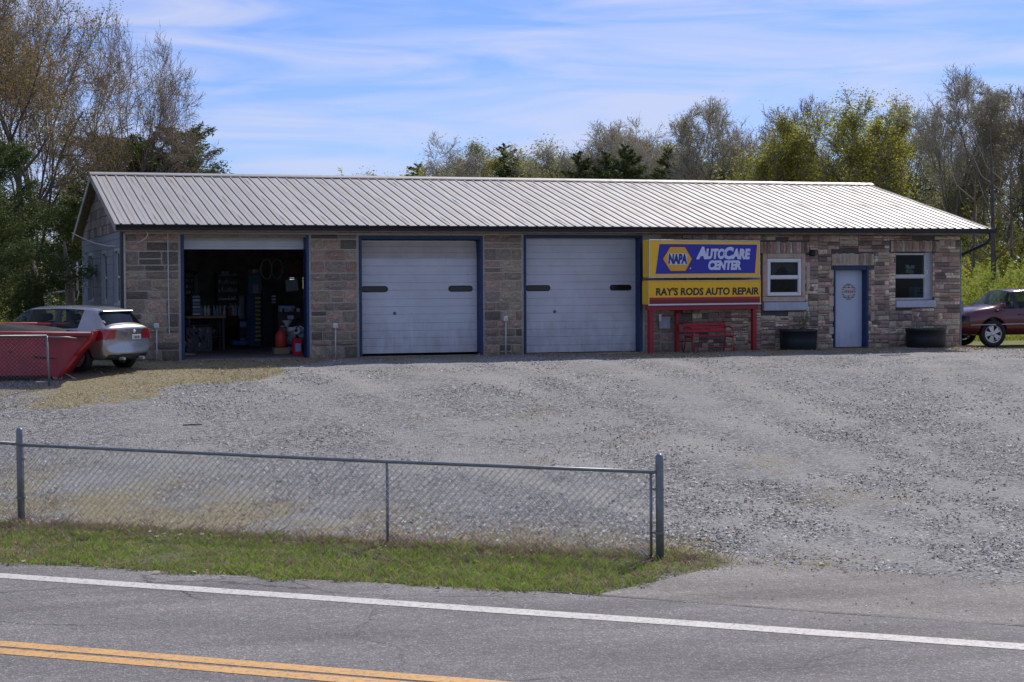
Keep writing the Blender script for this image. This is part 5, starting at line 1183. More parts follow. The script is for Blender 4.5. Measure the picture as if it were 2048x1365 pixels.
# ------------------------------------------------------------------ red dump trailer body behind a pipe fence
def trailer():
    P = ong(112, 764); Z = float((P-C)@fw); k = Z/CF
    gx_, gy_ = P[0], P[1]; g = float(P[2])
    root = thing('dump_trailer', 'faded red dump trailer with a sloped front and a black tarp on top', 'trailer', (gx_, gy_, g), -.2)
    # local x runs along the picture (left is negative); y away
    q = lambda px, py: ((px-112)*k*1.0, (764-py)*k)
    trl = mat('faded_red_trailer_paint', (.27, .035, .045), .6, noise=(1.7, .35, 9), bump=(5, .35, .02))
    trin = mat('bright_red_paint', (.34, .02, .02), .5, noise=(3, .25, 6))
    out_ = [q(-420, 757), q(-420, 672), q(0, 668), q(150, 670), q(184, 664), q(176, 682), q(150, 712), q(118, 756), q(85, 750)]
    W_ = 1.9
    m = MB(); m.prism(out_, 0, .05, 'y'); m.build('side_panel', trl, root)
    far = [(x+.15, z) for x, z in out_]
    m = MB(); m.prism(far, W_, W_+.05, 'y'); m.build('side_panel', trl, root)
    a, b_, c_, d_ = q(118, 756), q(150, 712), q(176, 682), q(184, 664)
    m = MB(); 
    for p, r_ in ((a, b_), (b_, c_), (c_, d_)):
        m.add([(p[0], .052, p[1]), (r_[0], .052, r_[1]), (r_[0]+.15, W_-.002, r_[1]), (p[0]+.15, W_-.002, p[1]), (p[0]-.06, .052, p[1]), (r_[0]-.06, .052, r_[1]), (r_[0]+.09, W_-.002, r_[1]), (p[0]+.09, W_-.002, p[1])], [(0, 1, 2, 3), (7, 6, 5, 4), (0, 4, 5, 1), (3, 2, 6, 7), (0, 3, 7, 4), (1, 5, 6, 2)])
    m.build('sloped_end_panel', trin, root)
    m = MB(); e = q(100, 700)
    for p, r_ in ((a, b_), (b_, c_)): m.tube([(p[0]+.01, -.02, p[1]), (r_[0]+.02, -.02, r_[1])], .035, 8)
    m.tube([(c_[0]+.02, -.02, c_[1]), (d_[0], -.02, d_[1]-.02)], .035, 8); m.build('edge_tube', trin, root, True)
    m = MB(); t0, t1, t2 = q(-420, 672), q(0, 666), q(182, 668); m.tube([(t0[0], -.03, t0[1]), (t1[0], -.03, t1[1]-.01), (t2[0], -.03, t2[1]-.02)], .055, 8); m.build('top_rail', trl, root, True)
    u0, u1 = q(-300, 655), q(190, 652); m = MB(); m.tube([(u0[0], W_, u0[1]), (u1[0], W_-.3, u1[1]-.02)], .06, 8); m.build('top_rail', trin, root, True)
    bt = q(0, 752)[1]; m = MB(); m.box(q(-420, 0)[0], q(80, 0)[0], .06, W_-.01, bt-.0, bt+.05); m.build('bed_floor', trl, root)
    m = MB(); m.box(q(-420, 0)[0], q(90, 0)[0], .4, .5, bt-.14, bt-.01); m.box(q(-420, 0)[0], q(90, 0)[0], 1.3, 1.4, bt-.14, bt-.01); m.build('chassis_beam', M['gutter'], root)
    for sd, y in ((-1, .25), (1, 1.6)):
        wheel(root, q(-170, 0)[0], y, .22, .16, -1, 0, 5, M['offwhite'])
    wheel(root, q(108, 0)[0], .3, .1, .08, -1, 0, 5, M['offwhite'])
    m = MB(); m.tube([(q(120, 0)[0], .25, .12), (q(116, 0)[0], .25, .02)], .03, 8); m.tube([(q(126, 0)[0], .25, .17), (q(140, 0)[0], .25, .08), (q(155, 0)[0], .25, .0)], .012, 6); m.build('hitch_jack', M['offwhite'], root, True)
    # stains and a dark scrape on the panel
    m = MB(); 
    for (x0, z0, x1, z1, w_) in ((62, 715, 118, 718, .05), (64, 712, 90, 716, .03), (20, 702, 28, 706, .05), (30, 688, 33, 690, .03)):
        a, b_ = q(x0, z0), q(x1, z1); m.add([(a[0], -.003, a[1]), ((a[0]+b_[0])/2, -.003, (a[1]+b_[1])/2-w_*.5), (b_[0], -.003, b_[1]), ((a[0]+b_[0])/2, -.003, (a[1]+b_[1])/2+w_*.6)], [(0, 1, 2, 3)])
    m.build('scrape_marks', mat('dark_scrape', (.06, .01, .015), .7), root)
    # tarp : crumpled sheet lying on the far part of the body
    tp = thing('black_tarp', 'crumpled black tarp lying over the red trailer', 'tarp', (gx_, gy_, g), -.2)
    V = []; F = []; nx, ny = 34, 12
    for j in range(ny+1):
        for i in range(nx+1):
            u, v = i/nx, j/ny; px = -120+u*248; x, z = q(px, 668); y = .12+v*1.7
            hgt = .13*math.sin(math.pi*min(1, v*1.1))*(1-u**5)+.16*(1-u)*v
            V.append((x, y, z+.03+hgt+.03*math.sin(9*u+5*v)*math.sin(7*v+3*u)+.012*random.random()))
    for j in range(ny):
        for i in range(nx): F.append((j*(nx+1)+i, j*(nx+1)+i+1, (j+1)*(nx+1)+i+1, (j+1)*(nx+1)+i))
    m = MB(); m.add(V, F); ts = m.build('tarp_sheet', mat('black_tarp_plastic', (.006, .007, .009), .6, spec=.25, noise=(4, .3, 5)), tp, True, fix=False)
trailer()
def pipefence():
    P = ong(99, 774); Z = float((P-C)@fw); k = Z/CF; g = float(P[2])
    t = thing('pipe_fence', 'thin grey pipe and wire fence in front of the red trailer', 'fence', (P[0], P[1], g), -.22)
    q = lambda px, py: ((px-99)*k, (774-py)*k)
    m = MB(); a = q(95, 672); m.tube([(0, 0, -.1), (a[0], 0, a[1])], .022, 8); m.build('fence_post', M['galv'], t, True)
    m = MB(); b_ = q(-420, 672); m.tube([(b_[0], 0, b_[1]), (a[0], 0, a[1])], .02, 8); m.build('top_rail', M['galv'], t, True)
    m = MB(); c_ = q(152, 679); m.tube([(a[0], 0, a[1]-.02), (c_[0]*.6, .3, c_[1]+.03), (c_[0], .6, c_[1]-.02)], .016, 8); m.build('loose_rail', M['galv'], t, True)
    m = MB(); x0 = max(b_[0], q(-60, 0)[0]); hh_ = a[1]-.03; n = int((a[0]-x0+hh_)/.085)
    for i in range(n):
        c = i*.085
        for s in (1, -1):
            u0, w0 = (c, 0) if c < hh_*0 else (c, 0)
            p0 = (a[0]-c, .02); p1 = (a[0]-c+s*hh_, hh_)
            xa, xb = p0[0], p1[0]; lo, hi = x0, a[0]
            if s < 0: p0 = (a[0]-c+hh_, .02); p1 = (a[0]-c, hh_)
            def cl(p, r_):
                (x1, z1), (x2, z2) = p, r_; pts = []
                t0, t1 = 0, 1
                for bnd, sg in ((lo, 1), (hi, -1)):
                    d1, d2 = sg*(x1-bnd), sg*(x2-bnd)
                    if d1 < 0 and d2 < 0: return None
                    if d1 < 0: t0 = max(t0, d1/(d1-d2))
                    elif d2 < 0: t1 = min(t1, d1/(d1-d2))
                return None if t1 <= t0 else ((x1+(x2-x1)*t0, 0, z1+(z2-z1)*t0), (x1+(x2-x1)*t1, 0, z1+(z2-z1)*t1))
            k_ = cl(p0, p1)
            if k_: m.tube(k_, .0008, 3, cap=False)
    struct(m.build('wire_mesh', M['wire'], t, fix=False), 'stuff')
pipefence()

# ------------------------------------------------------------------ things inside the open bay
dk = mat('dark_grease_metal', (.06, .06, .065), .5, .4); bl = mat('workshop_blue_paint', (.02, .1, .24), .4); teal = mat('teal_cabinet_paint', (.07, .2, .27), .5)
ylw = mat('yellow_handle', (.9, .7, .06), .5); gry = mat('grey_sheet', (.42, .44, .48), .7); tan = mat('tan_bench_top', (.5, .38, .2), .7); redp = mat('red_plastic', (.6, .02, .04), .4); oran = mat('orange_red_plastic', (.6, .07, .04), .45)
wht = mat('white_plastic', (.8, .8, .8), .5); lbl = mat('light_blue_plastic', (.3, .46, .7), .5); card = mat('cardboard', (.42, .28, .16), .85)
def ip(px, py, Y): p = ony(px, py, Y); return float(p[0]), float(p[2])
def boxthing(name, label, cat, px0, px1, py0, py1, Y, dep, mt, group=None, floor=False):
    x0, z1 = ip(px0, py0, Y); x1, z0 = ip(px1, py1, Y)
    if floor: z0 = 0
    t = thing(name, label, cat, (x0, Y, z0), 0, group); m = MB(); m.bbox(0, x1-x0, 0, dep, 0, z1-z0, .012); m.build('case', mt, t); return t, x1-x0, z1-z0
t, w_, h_ = boxthing('tool_chest', 'tall blue tool chest with yellow drawer handles in the open bay', 'tool chest', 494, 523, 590, 676, 8.2, .5, bl, floor=True)
for k in range(11):
    z = .1+k*(h_-.15)/11; m = MB(); m.bbox(.02, w_-.02, -.02, -.001, z, z+(h_-.15)/11-.02, .005); dr_ = m.build('drawer', bl, t)
    m = MB(); m.bbox(w_*.56, w_*.95, -.045, -.021, z+.05, z+.1, .006); m.build('handle', ylw, dr_)
t, w_, h_ = boxthing('parts_cabinet', 'teal metal cabinet standing on the blue tool chest', 'cabinet', 497, 524, 549, 589, 8.2, .45, teal)
m = MB(); m.bbox(w_*.3, w_*.75, -.01, -.001, .02, h_*.5, .004); m.build('paper_sheet', gry, t)
t, w_, h_ = boxthing('tool_cabinet', 'black tool cabinet right of the blue tool chest', 'tool chest', 525, 548, 575, 676, 8.1, .5, dk, floor=True)
for k in range(6): m = MB(); m.bbox(.02, w_-.02, -.02, -.001, .1+k*.25, .32+k*.25, .005); m.build('drawer', dk, t)
t, w_, h_ = boxthing('grey_board', 'pale grey board with hung tools behind the bay', 'board', 478, 497, 592, 638, 9.0, .03, gry)
m = MB()
for k in range(9): x = .05+k*w_/10; m.tube([(x, -.02, h_-.1), (x+.02, -.03, h_-.2-.25*random.random())], .012, 5)
m.build('hung_tool', M['alu'], t)
t, w_, h_ = boxthing('shelf_rack', 'black shelf rack crowded with small silver parts', 'shelf', 434, 474, 545, 640, 9.2, .4, dk)
for k in range(6):
    z = .1+k*h_/6; m = MB(); m.bbox(-.02, w_+.02, -.28, -.002, z, z+.02, .004); sh = m.build('shelf_board', dk, t); m = MB()
    for j in range(12):
        x = .03+j*w_/12.5; r_ = random.uniform(.012, .03); m.tube([(x, -.2, z+.021), (x, -.2, z+.05+random.random()*.12)], r_, 6)
    m.build('small_parts', random.choice([M['alu'], gry, card, wht]), sh)
# work bench
x0, z1 = ip(374, 633, 6.0); x1, _ = ip(452, 633, 6.0)
t = thing('workbench', 'tan topped workbench on the left of the open bay', 'workbench', (x0, 6.0, 0)); w_ = x1-x0
m = MB(); m.bbox(0, w_, 0, .8, z1-.06, z1, .01); m.build('bench_top', tan, t)
for xx in (.03, w_-.1):
    for yy in (.03, .7): m = MB(); m.bbox(xx, xx+.07, yy, yy+.07, 0, z1-.06, .006); m.build('leg', dk, t)
m = MB(); m.bbox(.05, w_-.05, .05, .75, .35, .38, .006); m.build('lower_shelf', dk, t)
t, w_, h_ = boxthing('parts_organizer', 'stack of pale blue parts drawers on the workbench', 'organizer', 384, 401, 590, 632, 6.2, .35, dk)
for k in range(6): m = MB(); m.bbox(.01, w_-.01, -.03, -.001, .02+k*h_/6.2, .02+(k+.7)*h_/6.2, .006); m.build('drawer', lbl if k % 2 else wht, t)
# tall tyre machine
x, z = ip(418, 630, 5.2); t = thing('tyre_machine', 'tall black tyre changing machine behind the workbench', 'machine', (x, 7.4, 0))
m = MB(); m.bbox(-.35, .35, -.3, .3, 0, .7, .03); m.build('cabinet', dk, t); m = MB(); m.bbox(-.08, .08, .1, .3, .7, 2.15, .02); m.build('column', dk, t)
m = MB(); m.tube([(0, .1, 2.1), (-.35, -.1, 2.15), (-.5, -.2, 1.9)], .05, 8); m.build('arm', dk, t, True); m = MB(); m.lathe([(.0, .75), (.3, .75), (.33, .72), (.1, .7)], 20); m.build('turntable', M['galv'], t, True)
m = MB(); m.lathe([(.2, .78), (.34, .78), (.37, .88), (.34, .98), (.2, .98)], 24); tag(m.build('tyre', M['black'], None, True, loc=(x, 7.4, .0)), 'black tyre lying on the tyre changing machine', 'tyre')
# tyres on the floor, buckets, jugs
def tyre(x, y, z, r_, rot, lab):
    m = MB(); m.lathe([(r_*.58, -.09), (r_*.9, -.11), (r_, -.07), (r_, .07), (r_*.9, .11), (r_*.58, .09)], 24, closed=True); tag(m.build('tyre', M['black'], None, True, (x, y, z), rot), lab, 'tyre', 'tyres stored in the open bay')
xa, _ = ip(470, 690, 9); tyre(xa, 9.6, .12, .33, (0, 0, 0), 'bottom tyre of the pile beside the blue tool chest'); tyre(xa+.03, 9.62, .35, .32, (0, 0, .4), 'upper tyre of the pile beside the blue tool chest')
t, w_, h_ = boxthing('red_canister', 'bright red canister standing inside the open bay by the right jamb', 'canister', 587, 605, 673, 708, 1.3, .2, redp)
t.location.z = 0.0
m = MB(); m.lathe([(.1, 0), (.04, .02), (.035, .06), (0, .065)], 12, (w_*.5, .1, h_)); m.build('cap', M['black'], t, True); m = MB(); m.bbox(w_*.2, w_*.8, -.004, -.001, h_*.25, h_*.7, .001); m.build('paper_label', lbl, t)
x, z = ip(562, 676, 2.6); t = thing('fuel_jug', 'orange red fuel jug on the floor of the open bay', 'jug', (x, 2.6, 0.0))
m = MB(); m.lathe([(0, 0), (.12, .01), (.15, .05), (.15, .3), (.1, .4), (.04, .45), (.035, .5), (0, .5)], 16, (0, 0, .05)); m.build('jug_body', oran, t, True); m = MB(); m.tube([(.03, 0, .5), (.12, 0, .46), (.15, 0, .3)], .015, 6); m.build('handle', oran, t, True)
t.location.z = .12; m = MB(); m.bbox(-.2, .2, -.15, .2, -.12, .045, .01); tag(m.build('wooden_crate', card, None, loc=(x, 2.6, .12)), 'low brown crate carrying the orange red fuel jug', 'crate')
t, w_, h_ = boxthing('side_bench', 'low dark bench cluttered with engine parts on the right of the bay', 'bench', 556, 606, 625, 690, 4.0, .6, dk, floor=True)
for k in range(16):
    a = random.uniform(.05, w_-.1); m = MB(); s = random.uniform(.04, .1); m.bbox(a, a+s, -.04+random.random()*.3, .1+random.random()*.3+s, h_, h_+s*random.uniform(.6, 2), .01); m.build('engine_part', random.choice([M['alu'], dk, gry, wht, card, dk]), t)
m = MB(); m.lathe([(.02, 0), (.03, .08), (.14, .22), (.14, .24)], 16, (w_*.35, -.08, h_-.45)); m.build('funnel', wht, t, True)
t, w_, h_ = boxthing('blue_bin', 'long blue bin on a shelf at the right of the open bay', 'bin', 560, 591, 612, 622, 4.2, .3, lbl); m = MB(); m.bbox(w_*.1, w_*.5, -.02, .2, -.2, -.01, .01); m.build('hanging_box', gry, t)
t, w_, h_ = boxthing('leaning_sheet', 'pale grey metal sheet leaning by the rear window of the bay', 'metal sheet', 573, 598, 561, 584, 5.5, .02, gry); t.rotation_euler = (0, R(-6), 0)
t, w_, h_ = boxthing('white_jar_stack', 'small white jars standing on the right bench', 'jars', 543, 552, 590, 608, 6.5, .12, dk)
for k in range(3): m = MB(); m.bbox(0, w_, -.03, -.001, .02+k*h_/3, h_/4+k*h_/3, .01); m.build('jar', wht, t)
t, w_, h_ = boxthing('low_junk_pile', 'heap of dark engine parts under the workbench', 'engine parts', 372, 425, 655, 682, 4.6, .5, dk, floor=True)
for k in range(34):
    a = random.uniform(-.05, w_); s = random.uniform(.03, .09); z = random.uniform(.05, h_); m = MB(); m.tube([(a, -.08, z), (a+s*random.uniform(-1, 1), -.14, z+s)], s*.25, 6); m.build('loose_part', random.choice([M['alu'], dk, gry, wht, card]), t)
x, z = ip(385, 705, 1.6); t = thing('hubcap', 'pale plastic hub cap on the floor just inside the left jamb', 'hub cap', (x, 2.4, .02)); m = MB(); m.lathe([(0, .03), (.1, .03), (.19, .0), (.2, .02), (.1, .05), (0, .05)], 18); m.build('cap_disc', card, t, True)
x, z = ip(476, 669, 7.6); t = thing('floor_jack', 'blue floor jack under the parts shelf', 'jack', (x, 7.6, 0)); m = MB(); m.bbox(-.2, .25, -.15, .15, .05, .2, .03); m.tube([(.2, 0, .15), (.45, .1, .9)], .02, 6); m.build('jack_body', mat('bright_blue_paint', (.01, .12, .4), .4), t)
for xx in (-.15, .2): m = MB(); m.lathe([(.05, -.17), (.05, .17)], 10, (xx, 0, .05), 'y'); m.build('caster', dk, t)
t, w_, h_ = boxthing('wall_shelf', 'narrow wall shelf with yellow and white cartons at the left of the open bay', 'shelf', 369, 386, 545, 592, 8.8, .3, dk)
for k in range(4):
    for j in range(3): m = MB(); m.bbox(.04+j*w_/3.2, .04+j*w_/3.2+w_/5, -.1, -.002, .05+k*h_/4, .05+k*h_/4+h_/7, .008); m.build('carton', [ylw, wht, gry, card][(k+j) % 4], t)
x0, z1 = ip(400, 633, 6.1); t = thing('bottle_row', 'row of small bottles and cans standing on the workbench', 'bottles', (x0, 6.3, z1))
for k in range(14): m = MB(); r_ = random.uniform(.025, .05); m.lathe([(0, 0), (r_, 0), (r_, random.uniform(.1, .22)), (r_*.4, .26), (r_*.4, .3), (0, .3)], 10, (k*.085, random.uniform(-.1, .1), 0)); m.build('bottle', random.choice([wht, gry, ylw, lbl, dk, redp]), t, True)
x0, _ = ip(560, 700, 3.2); t = thing('engine_parts_heap', 'heap of dark and silver engine parts beside the red canister', 'engine parts', (x0, 3.0, 0))
for k in range(46):
    m = MB(); cx_, cz_ = random.uniform(.1, 1.0), random.uniform(.08, .95); s = random.uniform(.05, .13)
    if k % 3 == 0: m.lathe([(s*.4, -.03), (s, -.03), (s, .03), (s*.4, .03)], 12, (cx_, random.uniform(-.1, .4), cz_), 'y', closed=True)
    elif k % 3 == 1: m.tube([(cx_, -.1, cz_), (cx_+random.uniform(-.2, .2), 0, cz_+random.uniform(-.15, .2)), (cx_+random.uniform(-.2, .2), .1, cz_-.1)], s*.25, 6)
    else: m.bbox(cx_, cx_+s*1.6, -.05, .15, cz_-s*.6, cz_+s*.6, .01)
    m.build('engine_part', random.choice([dk, dk, M['alu'], gry, dk, lbl, wht]), t)
x0, z0 = ip(478, 640, 8.9); t, w_, h_ = boxthing('grey_crate_stack', 'stack of pale crates under the pale grey board', 'crates', 478, 494, 641, 672, 8.4, .4, dk, floor=True)
for k in range(3): m = MB(); m.bbox(.02, w_-.02, -.04, -.001, .05+k*h_/3, .05+k*h_/3+h_/4.5, .01); m.build('crate', [gry, dk, lbl][k], t)
x0, z0 = ip(533, 560, 7.0); t = thing('hanging_hoses', 'dark hoses and belts hanging above the right bench of the bay', 'hoses', (x0, 7.0, z0-.2))
for k in range(7): m = MB(); a_ = .12+.05*random.random(); m.tube([(k*.3+a_*math.cos(q), 0, .5+a_*1.8*math.sin(q)) for q in np.linspace(0, 6.28, 16)], .018, 6); m.build('hose', random.choice([dk, dk, gry, redp]), t, True)
t, w_, h_ = boxthing('cabinet_top_boxes', 'orange and white cartons on top of the teal cabinet', 'cartons', 498, 522, 538, 548, 8.3, .3, card)
for k in range(4): m = MB(); m.bbox(.02+k*w_/4.2, .02+k*w_/4.2+w_/5, -.03, -.001, .02, h_*random.uniform(.6, 1.3), .006); m.build('carton', [oran, wht, gry, card][k], t)
# office windows: things seen behind the panes
t, w_, h_ = boxthing('printer', 'pale blue boxy printer behind the right office window', 'printer', 1830, 1852, 574, 595, .5, .35, lbl); m = MB(); m.bbox(.05, w_-.05, -.006, -.001, h_*.35, h_*.45, .001); m.build('paper_slot', dk, t); m = MB(); m.bbox(w_*.5, w_*.8, -.006, -.001, h_*.6, h_*.8, .001); m.build('print_label', M['lett_b'], t)
m = MB(); m.bbox(W2[0]-.1, W2[1]+.1, .33, 1.0, W2[2]-.04, W2[2], .008); tg = tag(m.build('desk', tan, None), 'narrow desk top behind the right office window', 'desk')
x, z = ip(1817, 549, .4); t = thing('paper_pile', 'crumpled white papers behind the right office window', 'paper', (x, .4, z)); m = MB()
for k in range(7): a = random.uniform(-.14, .1); b_ = random.uniform(0, .2); m.bbox(a, a+.12, 0, .06, b_-.02, b_+.08, .02)
m.build('paper', wht, t)
x, z = ip(1848, 548, .2); t = thing('window_sticker', 'small white sticker on the upper right office pane', 'sticker', (x-.05, .1, z)); m = MB(); m.box(0, .1, -.002, 0, 0, .09); m.build('sticker_sheet', wht, t); m = MB(); m.box(.025, .08, -.004, -.0022, .03, .06); m.build('sticker_mark', dk, t)

# ------------------------------------------------------------------ trees
def branches(seed, H, trunk_h, spread, levels=4, n0=7, ratio=.62, up=.35, r0=.14, lean=(0, 0), vase=.6, dens=1.0, minlen=.25, env=None, rmin=.007, kr=.5):
    """returns list of (points, radii, level)"""
    r = np.random.default_rng(seed); out = []; tips = []
    def grow(p, d, L, rad, lev):
        if env is not None and lev == 1:
            R_, zc, rz_ = env
            for _ in range(12):
                q_ = p+(d+np.array([0, 0, .25]))*L*.95
                if (q_[0]**2+q_[1]**2)/(R_*R_)+((q_[2]-zc)/rz_)**2 < .95: break
                L *= .9
        n = 5 if lev < 2 else (4 if lev < 3 else 3); pts = [p]; rs = [rad]; dd = d.copy()
        for i in range(n):
            dd = dd+r.normal(0, .13+.03*lev, 3)+np.array([0, 0, up*.16*(1 if lev else .5)]); dd /= np.linalg.norm(dd); p = p+dd*L/n; pts.append(p); rs.append(rad*(1-.75*(i+1)/n) if lev else rad*(1-.88*(i+1)/n))
        if env is not None and lev >= 2:
            q_ = pts[-1]; R_, zc, rz_ = env
            if (q_[0]**2+q_[1]**2)/(R_*R_)+((q_[2]-zc)/rz_)**2*(1 if q_[2] > zc else .35) > r.uniform(.8, 1.15): return
        out.append((np.array(pts), np.array(rs), lev)); tips.append((pts[-1], dd, lev))
        if lev >= levels: return
        nb = int({0: n0, 1: 7, 2: 6, 3: 5, 4: 4}[lev]*dens*(1.35 if lev >= 2 else 1)+r.random())
        for k in range(nb):
            f = (.25 if lev else 0)+(.75 if lev else 1)*(k+.6*r.random())/nb
            if lev == 0: f = trunk_h/L+(1-trunk_h/L)*(k+r.random()*.5)/nb
            f = min(f, .98); idx = f*n; i = min(int(idx), n-1); q = pts[i]+(pts[i+1]-pts[i])*(idx-i)
            ax = pts[i+1]-pts[i]; ax = ax/np.linalg.norm(ax); v = r.normal(0, 1, 3); v -= v@ax*ax; v /= np.linalg.norm(v)
            if lev == 0: aa = k*2.4+r.uniform(-.4, .4); v = np.array([math.cos(aa), math.sin(aa), 0])
            ang_ = r.uniform(.45, .85) if lev else vase*r.uniform(.75, 1.15)
            nd = ax*math.cos(ang_)+v*math.sin(ang_); nl = L*ratio*r.uniform(.7, 1.15)*((1-.35*f) if lev else (1.15-.5*f))
            if lev == 0: nl = spread*r.uniform(.8, 1.15)*(1.2-.55*f)
            if nl < minlen: nl = minlen
            grow(q, nd, nl, max(rs[i]*(kr if lev else .5)*r.uniform(.75, 1), rmin), lev+1)
    grow(np.array([0., 0., 0.]), np.array([lean[0], lean[1], 1.]), H*(.82 if env is None else .68), r0, 0)
    return out, tips
def tubes(brs, sides=(8, 5, 4, 3, 3)):
    V = []; F = []; o = 0
    for pts, rs, lev in brs:
        s = sides[min(lev, 4)]; n = len(pts); T = np.gradient(pts, axis=0); T /= np.linalg.norm(T, axis=1)[:, None]+1e-9
        a = np.array([0.1, .2, 1.]) if abs(T[0, 2]) < .8 else np.array([1., .1, 0]); X = np.cross(T, a); X /= np.linalg.norm(X, axis=1)[:, None]; Y = np.cross(T, X)
        an = np.arange(s)*2*math.pi/s; ring = X[:, None]*np.cos(an)[None, :, None]+Y[:, None]*np.sin(an)[None, :, None]
        V.append((pts[:, None]+ring*rs[:, None, None]).reshape(-1, 3)); I = np.arange(n*s).reshape(n, s)+o; J = np.roll(I, -1, 1)
        F.append(np.stack([I[:-1], J[:-1], J[1:], I[1:]], -1).reshape(-1, 4)); o += n*s
    return np.concatenate(V), np.concatenate(F)
def leafcloud(cent, size, seed, flat=.5, aspect=.6, droop=0):
    r = np.random.default_rng(seed); n = len(cent); u = r.normal(0, 1, (n, 3)); u[:, 2] = u[:, 2]*flat-droop; u /= np.linalg.norm(u, axis=1)[:, None]
    v = np.cross(u, r.normal(0, 1, (n, 3))); v /= np.linalg.norm(v, axis=1)[:, None]; s = size*r.uniform(.55, 1.35, n)[:, None]
    V = np.stack([cent-u*s*.5, cent+v*s*aspect*.5, cent+u*s*.5, cent-v*s*aspect*.5], 1).reshape(-1, 3); return V, np.arange(4*n).reshape(n, 4)
PROTO = {}
def decid(key, seed, H, trunk_h, spread, bark, twig, leaf=None, nleaf=0, lsize=.1, jit=.25, lv=4, where=1.0, **kw):
    br, tips = branches(seed, H, trunk_h, spread, levels=lv, **kw); r = np.random.default_rng(seed+99)
    zmax = max(b[0][:, 2].max() for b in br); k = H/zmax
    br = [(p*k, q, l) for p, q, l in br]
    V, F = tubes([b for b in br if b[2] <= 2]); V2, F2 = tubes([b for b in br if b[2] > 2])
    me = [('trunk', npmesh('trunk', V, F, bark, 4, True)), ('twigs', npmesh('twigs', V2, F2, twig, 4))]
    if nleaf:
        fine = [b for b in br if b[2] >= lv-1]; sel = r.integers(len(fine), size=nleaf*2)
        if where < 1: # leaves only on part of the limbs, in clumps
            cc = np.array([fine[i][0][-1] for i in sel]); keep = (np.sin(cc[:, 0]*1.3+seed)+np.sin(cc[:, 1]*1.7)+np.sin(cc[:, 2]*1.5+2)) > (1-where)*2.2; sel = sel[keep]
        sel = sel[:nleaf]; cen = np.array([fine[i][0][-1]*(f := r.random())+fine[i][0][0]*(1-f) for i in sel])+r.normal(0, jit, (len(sel), 3))
        V3, F3 = leafcloud(cen, lsize, seed+5); me.append(('crown', npmesh('crown', V3, F3, leaf, 4)))
    PROTO[key] = me
def conifer(key, seed, H, Rb, leaf, nleaf=16000, lsize=.16, ragged=.3, low=.08, open_=0.0):
    r = np.random.default_rng(seed); br = [(np.array([(0, 0, 0), (.02, .03, H*.5), (0, 0, H)]), np.array([H*.022, H*.014, .01]), 0)]; cen = []
    nb = int(H*11)
    for k in range(nb):
        f = low+(1-low)*(k+.5*r.random())/nb; z = H*f; a = r.uniform(0, 6.28); L = Rb*(1-f)**(.72 if Rb < 3.05 else .5)*(1 if Rb < 3.05 else min(1, .45+f*2))*r.uniform(1-ragged, 1+ragged*.6)+.15
        el = r.uniform(-.05, .5)+.35*f; d = np.array([math.cos(a)*math.cos(el), math.sin(a)*math.cos(el), math.sin(el)]); p = np.array([0, 0, z]); pts = [p]
        for i in range(3): p = p+d*L/3; d = d+np.array([0, 0, .12]); d /= np.linalg.norm(d); pts.append(p)
        pts = np.array(pts); br.append((pts, np.array([.035, .025, .015, .006])*H/8, 1)); m = max(6, int(nleaf/nb*(L/Rb)*1.7)); t_ = r.random(m)**.65*3
        i = np.minimum(t_.astype(int), 2); q = pts[i]+(pts[i+1]-pts[i])*(t_-i)[:, None]; sp = .10+.16*(1-t_/3)
        cen.append(q+r.normal(0, 1, (m, 3))*sp[:, None]*np.array([1, 1, .55])*L*.55)
    cen = np.concatenate(cen); V, F = tubes(br); V2, F2 = leafcloud(cen, lsize, seed, .6, .35)
    PROTO[key] = [('trunk', npmesh('trunk', V, F, M['bark'], 4, True)), ('crown', npmesh('crown', V2, F2, leaf, 4))]
def plant_tree(key, px, dist, top_py, label, name='tree', group=None, wscale=1.0, rz=None, H0=None, gz=0.0, cat='tree'):
    d = ray(px, 549); P = C+d*(dist/ (d@fw)); top_py = top_py-(20 if key in ('bareA', 'bareB', 'bareC', 'thin', 'leafA', 'leafB') else 4); zt = (C+ray(px, top_py)*(dist/(ray(px, top_py)@fw)))[2]
    me = PROTO[key]; h = max(max(v.co.z for v in m_.vertices) for _, m_ in me) if key not in _H else _H[key]; _H[key] = h
    s = (zt-gz)/h; t = thing(name, label, cat, (P[0], P[1], gz), random.uniform(0, 6.28) if rz is None else rz, group); t.scale = (s*wscale, s*wscale, s)
    for nm, m_ in me:
        o_ = link(nm, m_, t)
        if nm == 'twigs': o_['kind'] = 'stuff'
    return t
_H = {}
bk, bp_, tw, twp = M['bark'], M['bark_pale'], M['twig'], M['twig_pale']
decid('bigbare', 3, 11, 1.6, 6.2, bk, tw, M['leaf_y'], 9000, .05, .12, 4, where=.9, n0=12, up=.62, vase=.66, r0=.17, ratio=.58, dens=1.08, env=(6.1, 6.3, 5.3), rmin=.008, kr=.58)
decid('bigleafy', 14, 12, 2.5, 5.2, bk, tw, M['leaf_y'], 42000, .065, .22, 4, n0=12, up=.5, vase=.75, r0=.2, ratio=.6, dens=1.1, rmin=.009)
E_ = dict(rmin=.013, kr=.6)
decid('bareA', 31, 12, 3.2, 4.2, bp_, twp, M['leaf_b'], 6000, .085, .15, 4, n0=12, up=.6, vase=.7, r0=.16, dens=1.15, env=(3.0, 7.8, 4.3), **E_)
decid('bareB', 37, 12, 2.6, 4.6, bp_, twp, M['leaf_b'], 7000, .085, .18, 4, n0=12, up=.55, vase=.78, r0=.16, dens=1.15, env=(3.4, 7.6, 4.4), **E_)
decid('bareC', 43, 13, 3.5, 4.2, bk, tw, M['leaf_b'], 5000, .1, .2, 4, n0=12, up=.6, vase=.65, r0=.17, dens=1.1, env=(3.0, 8.4, 4.7), **E_)
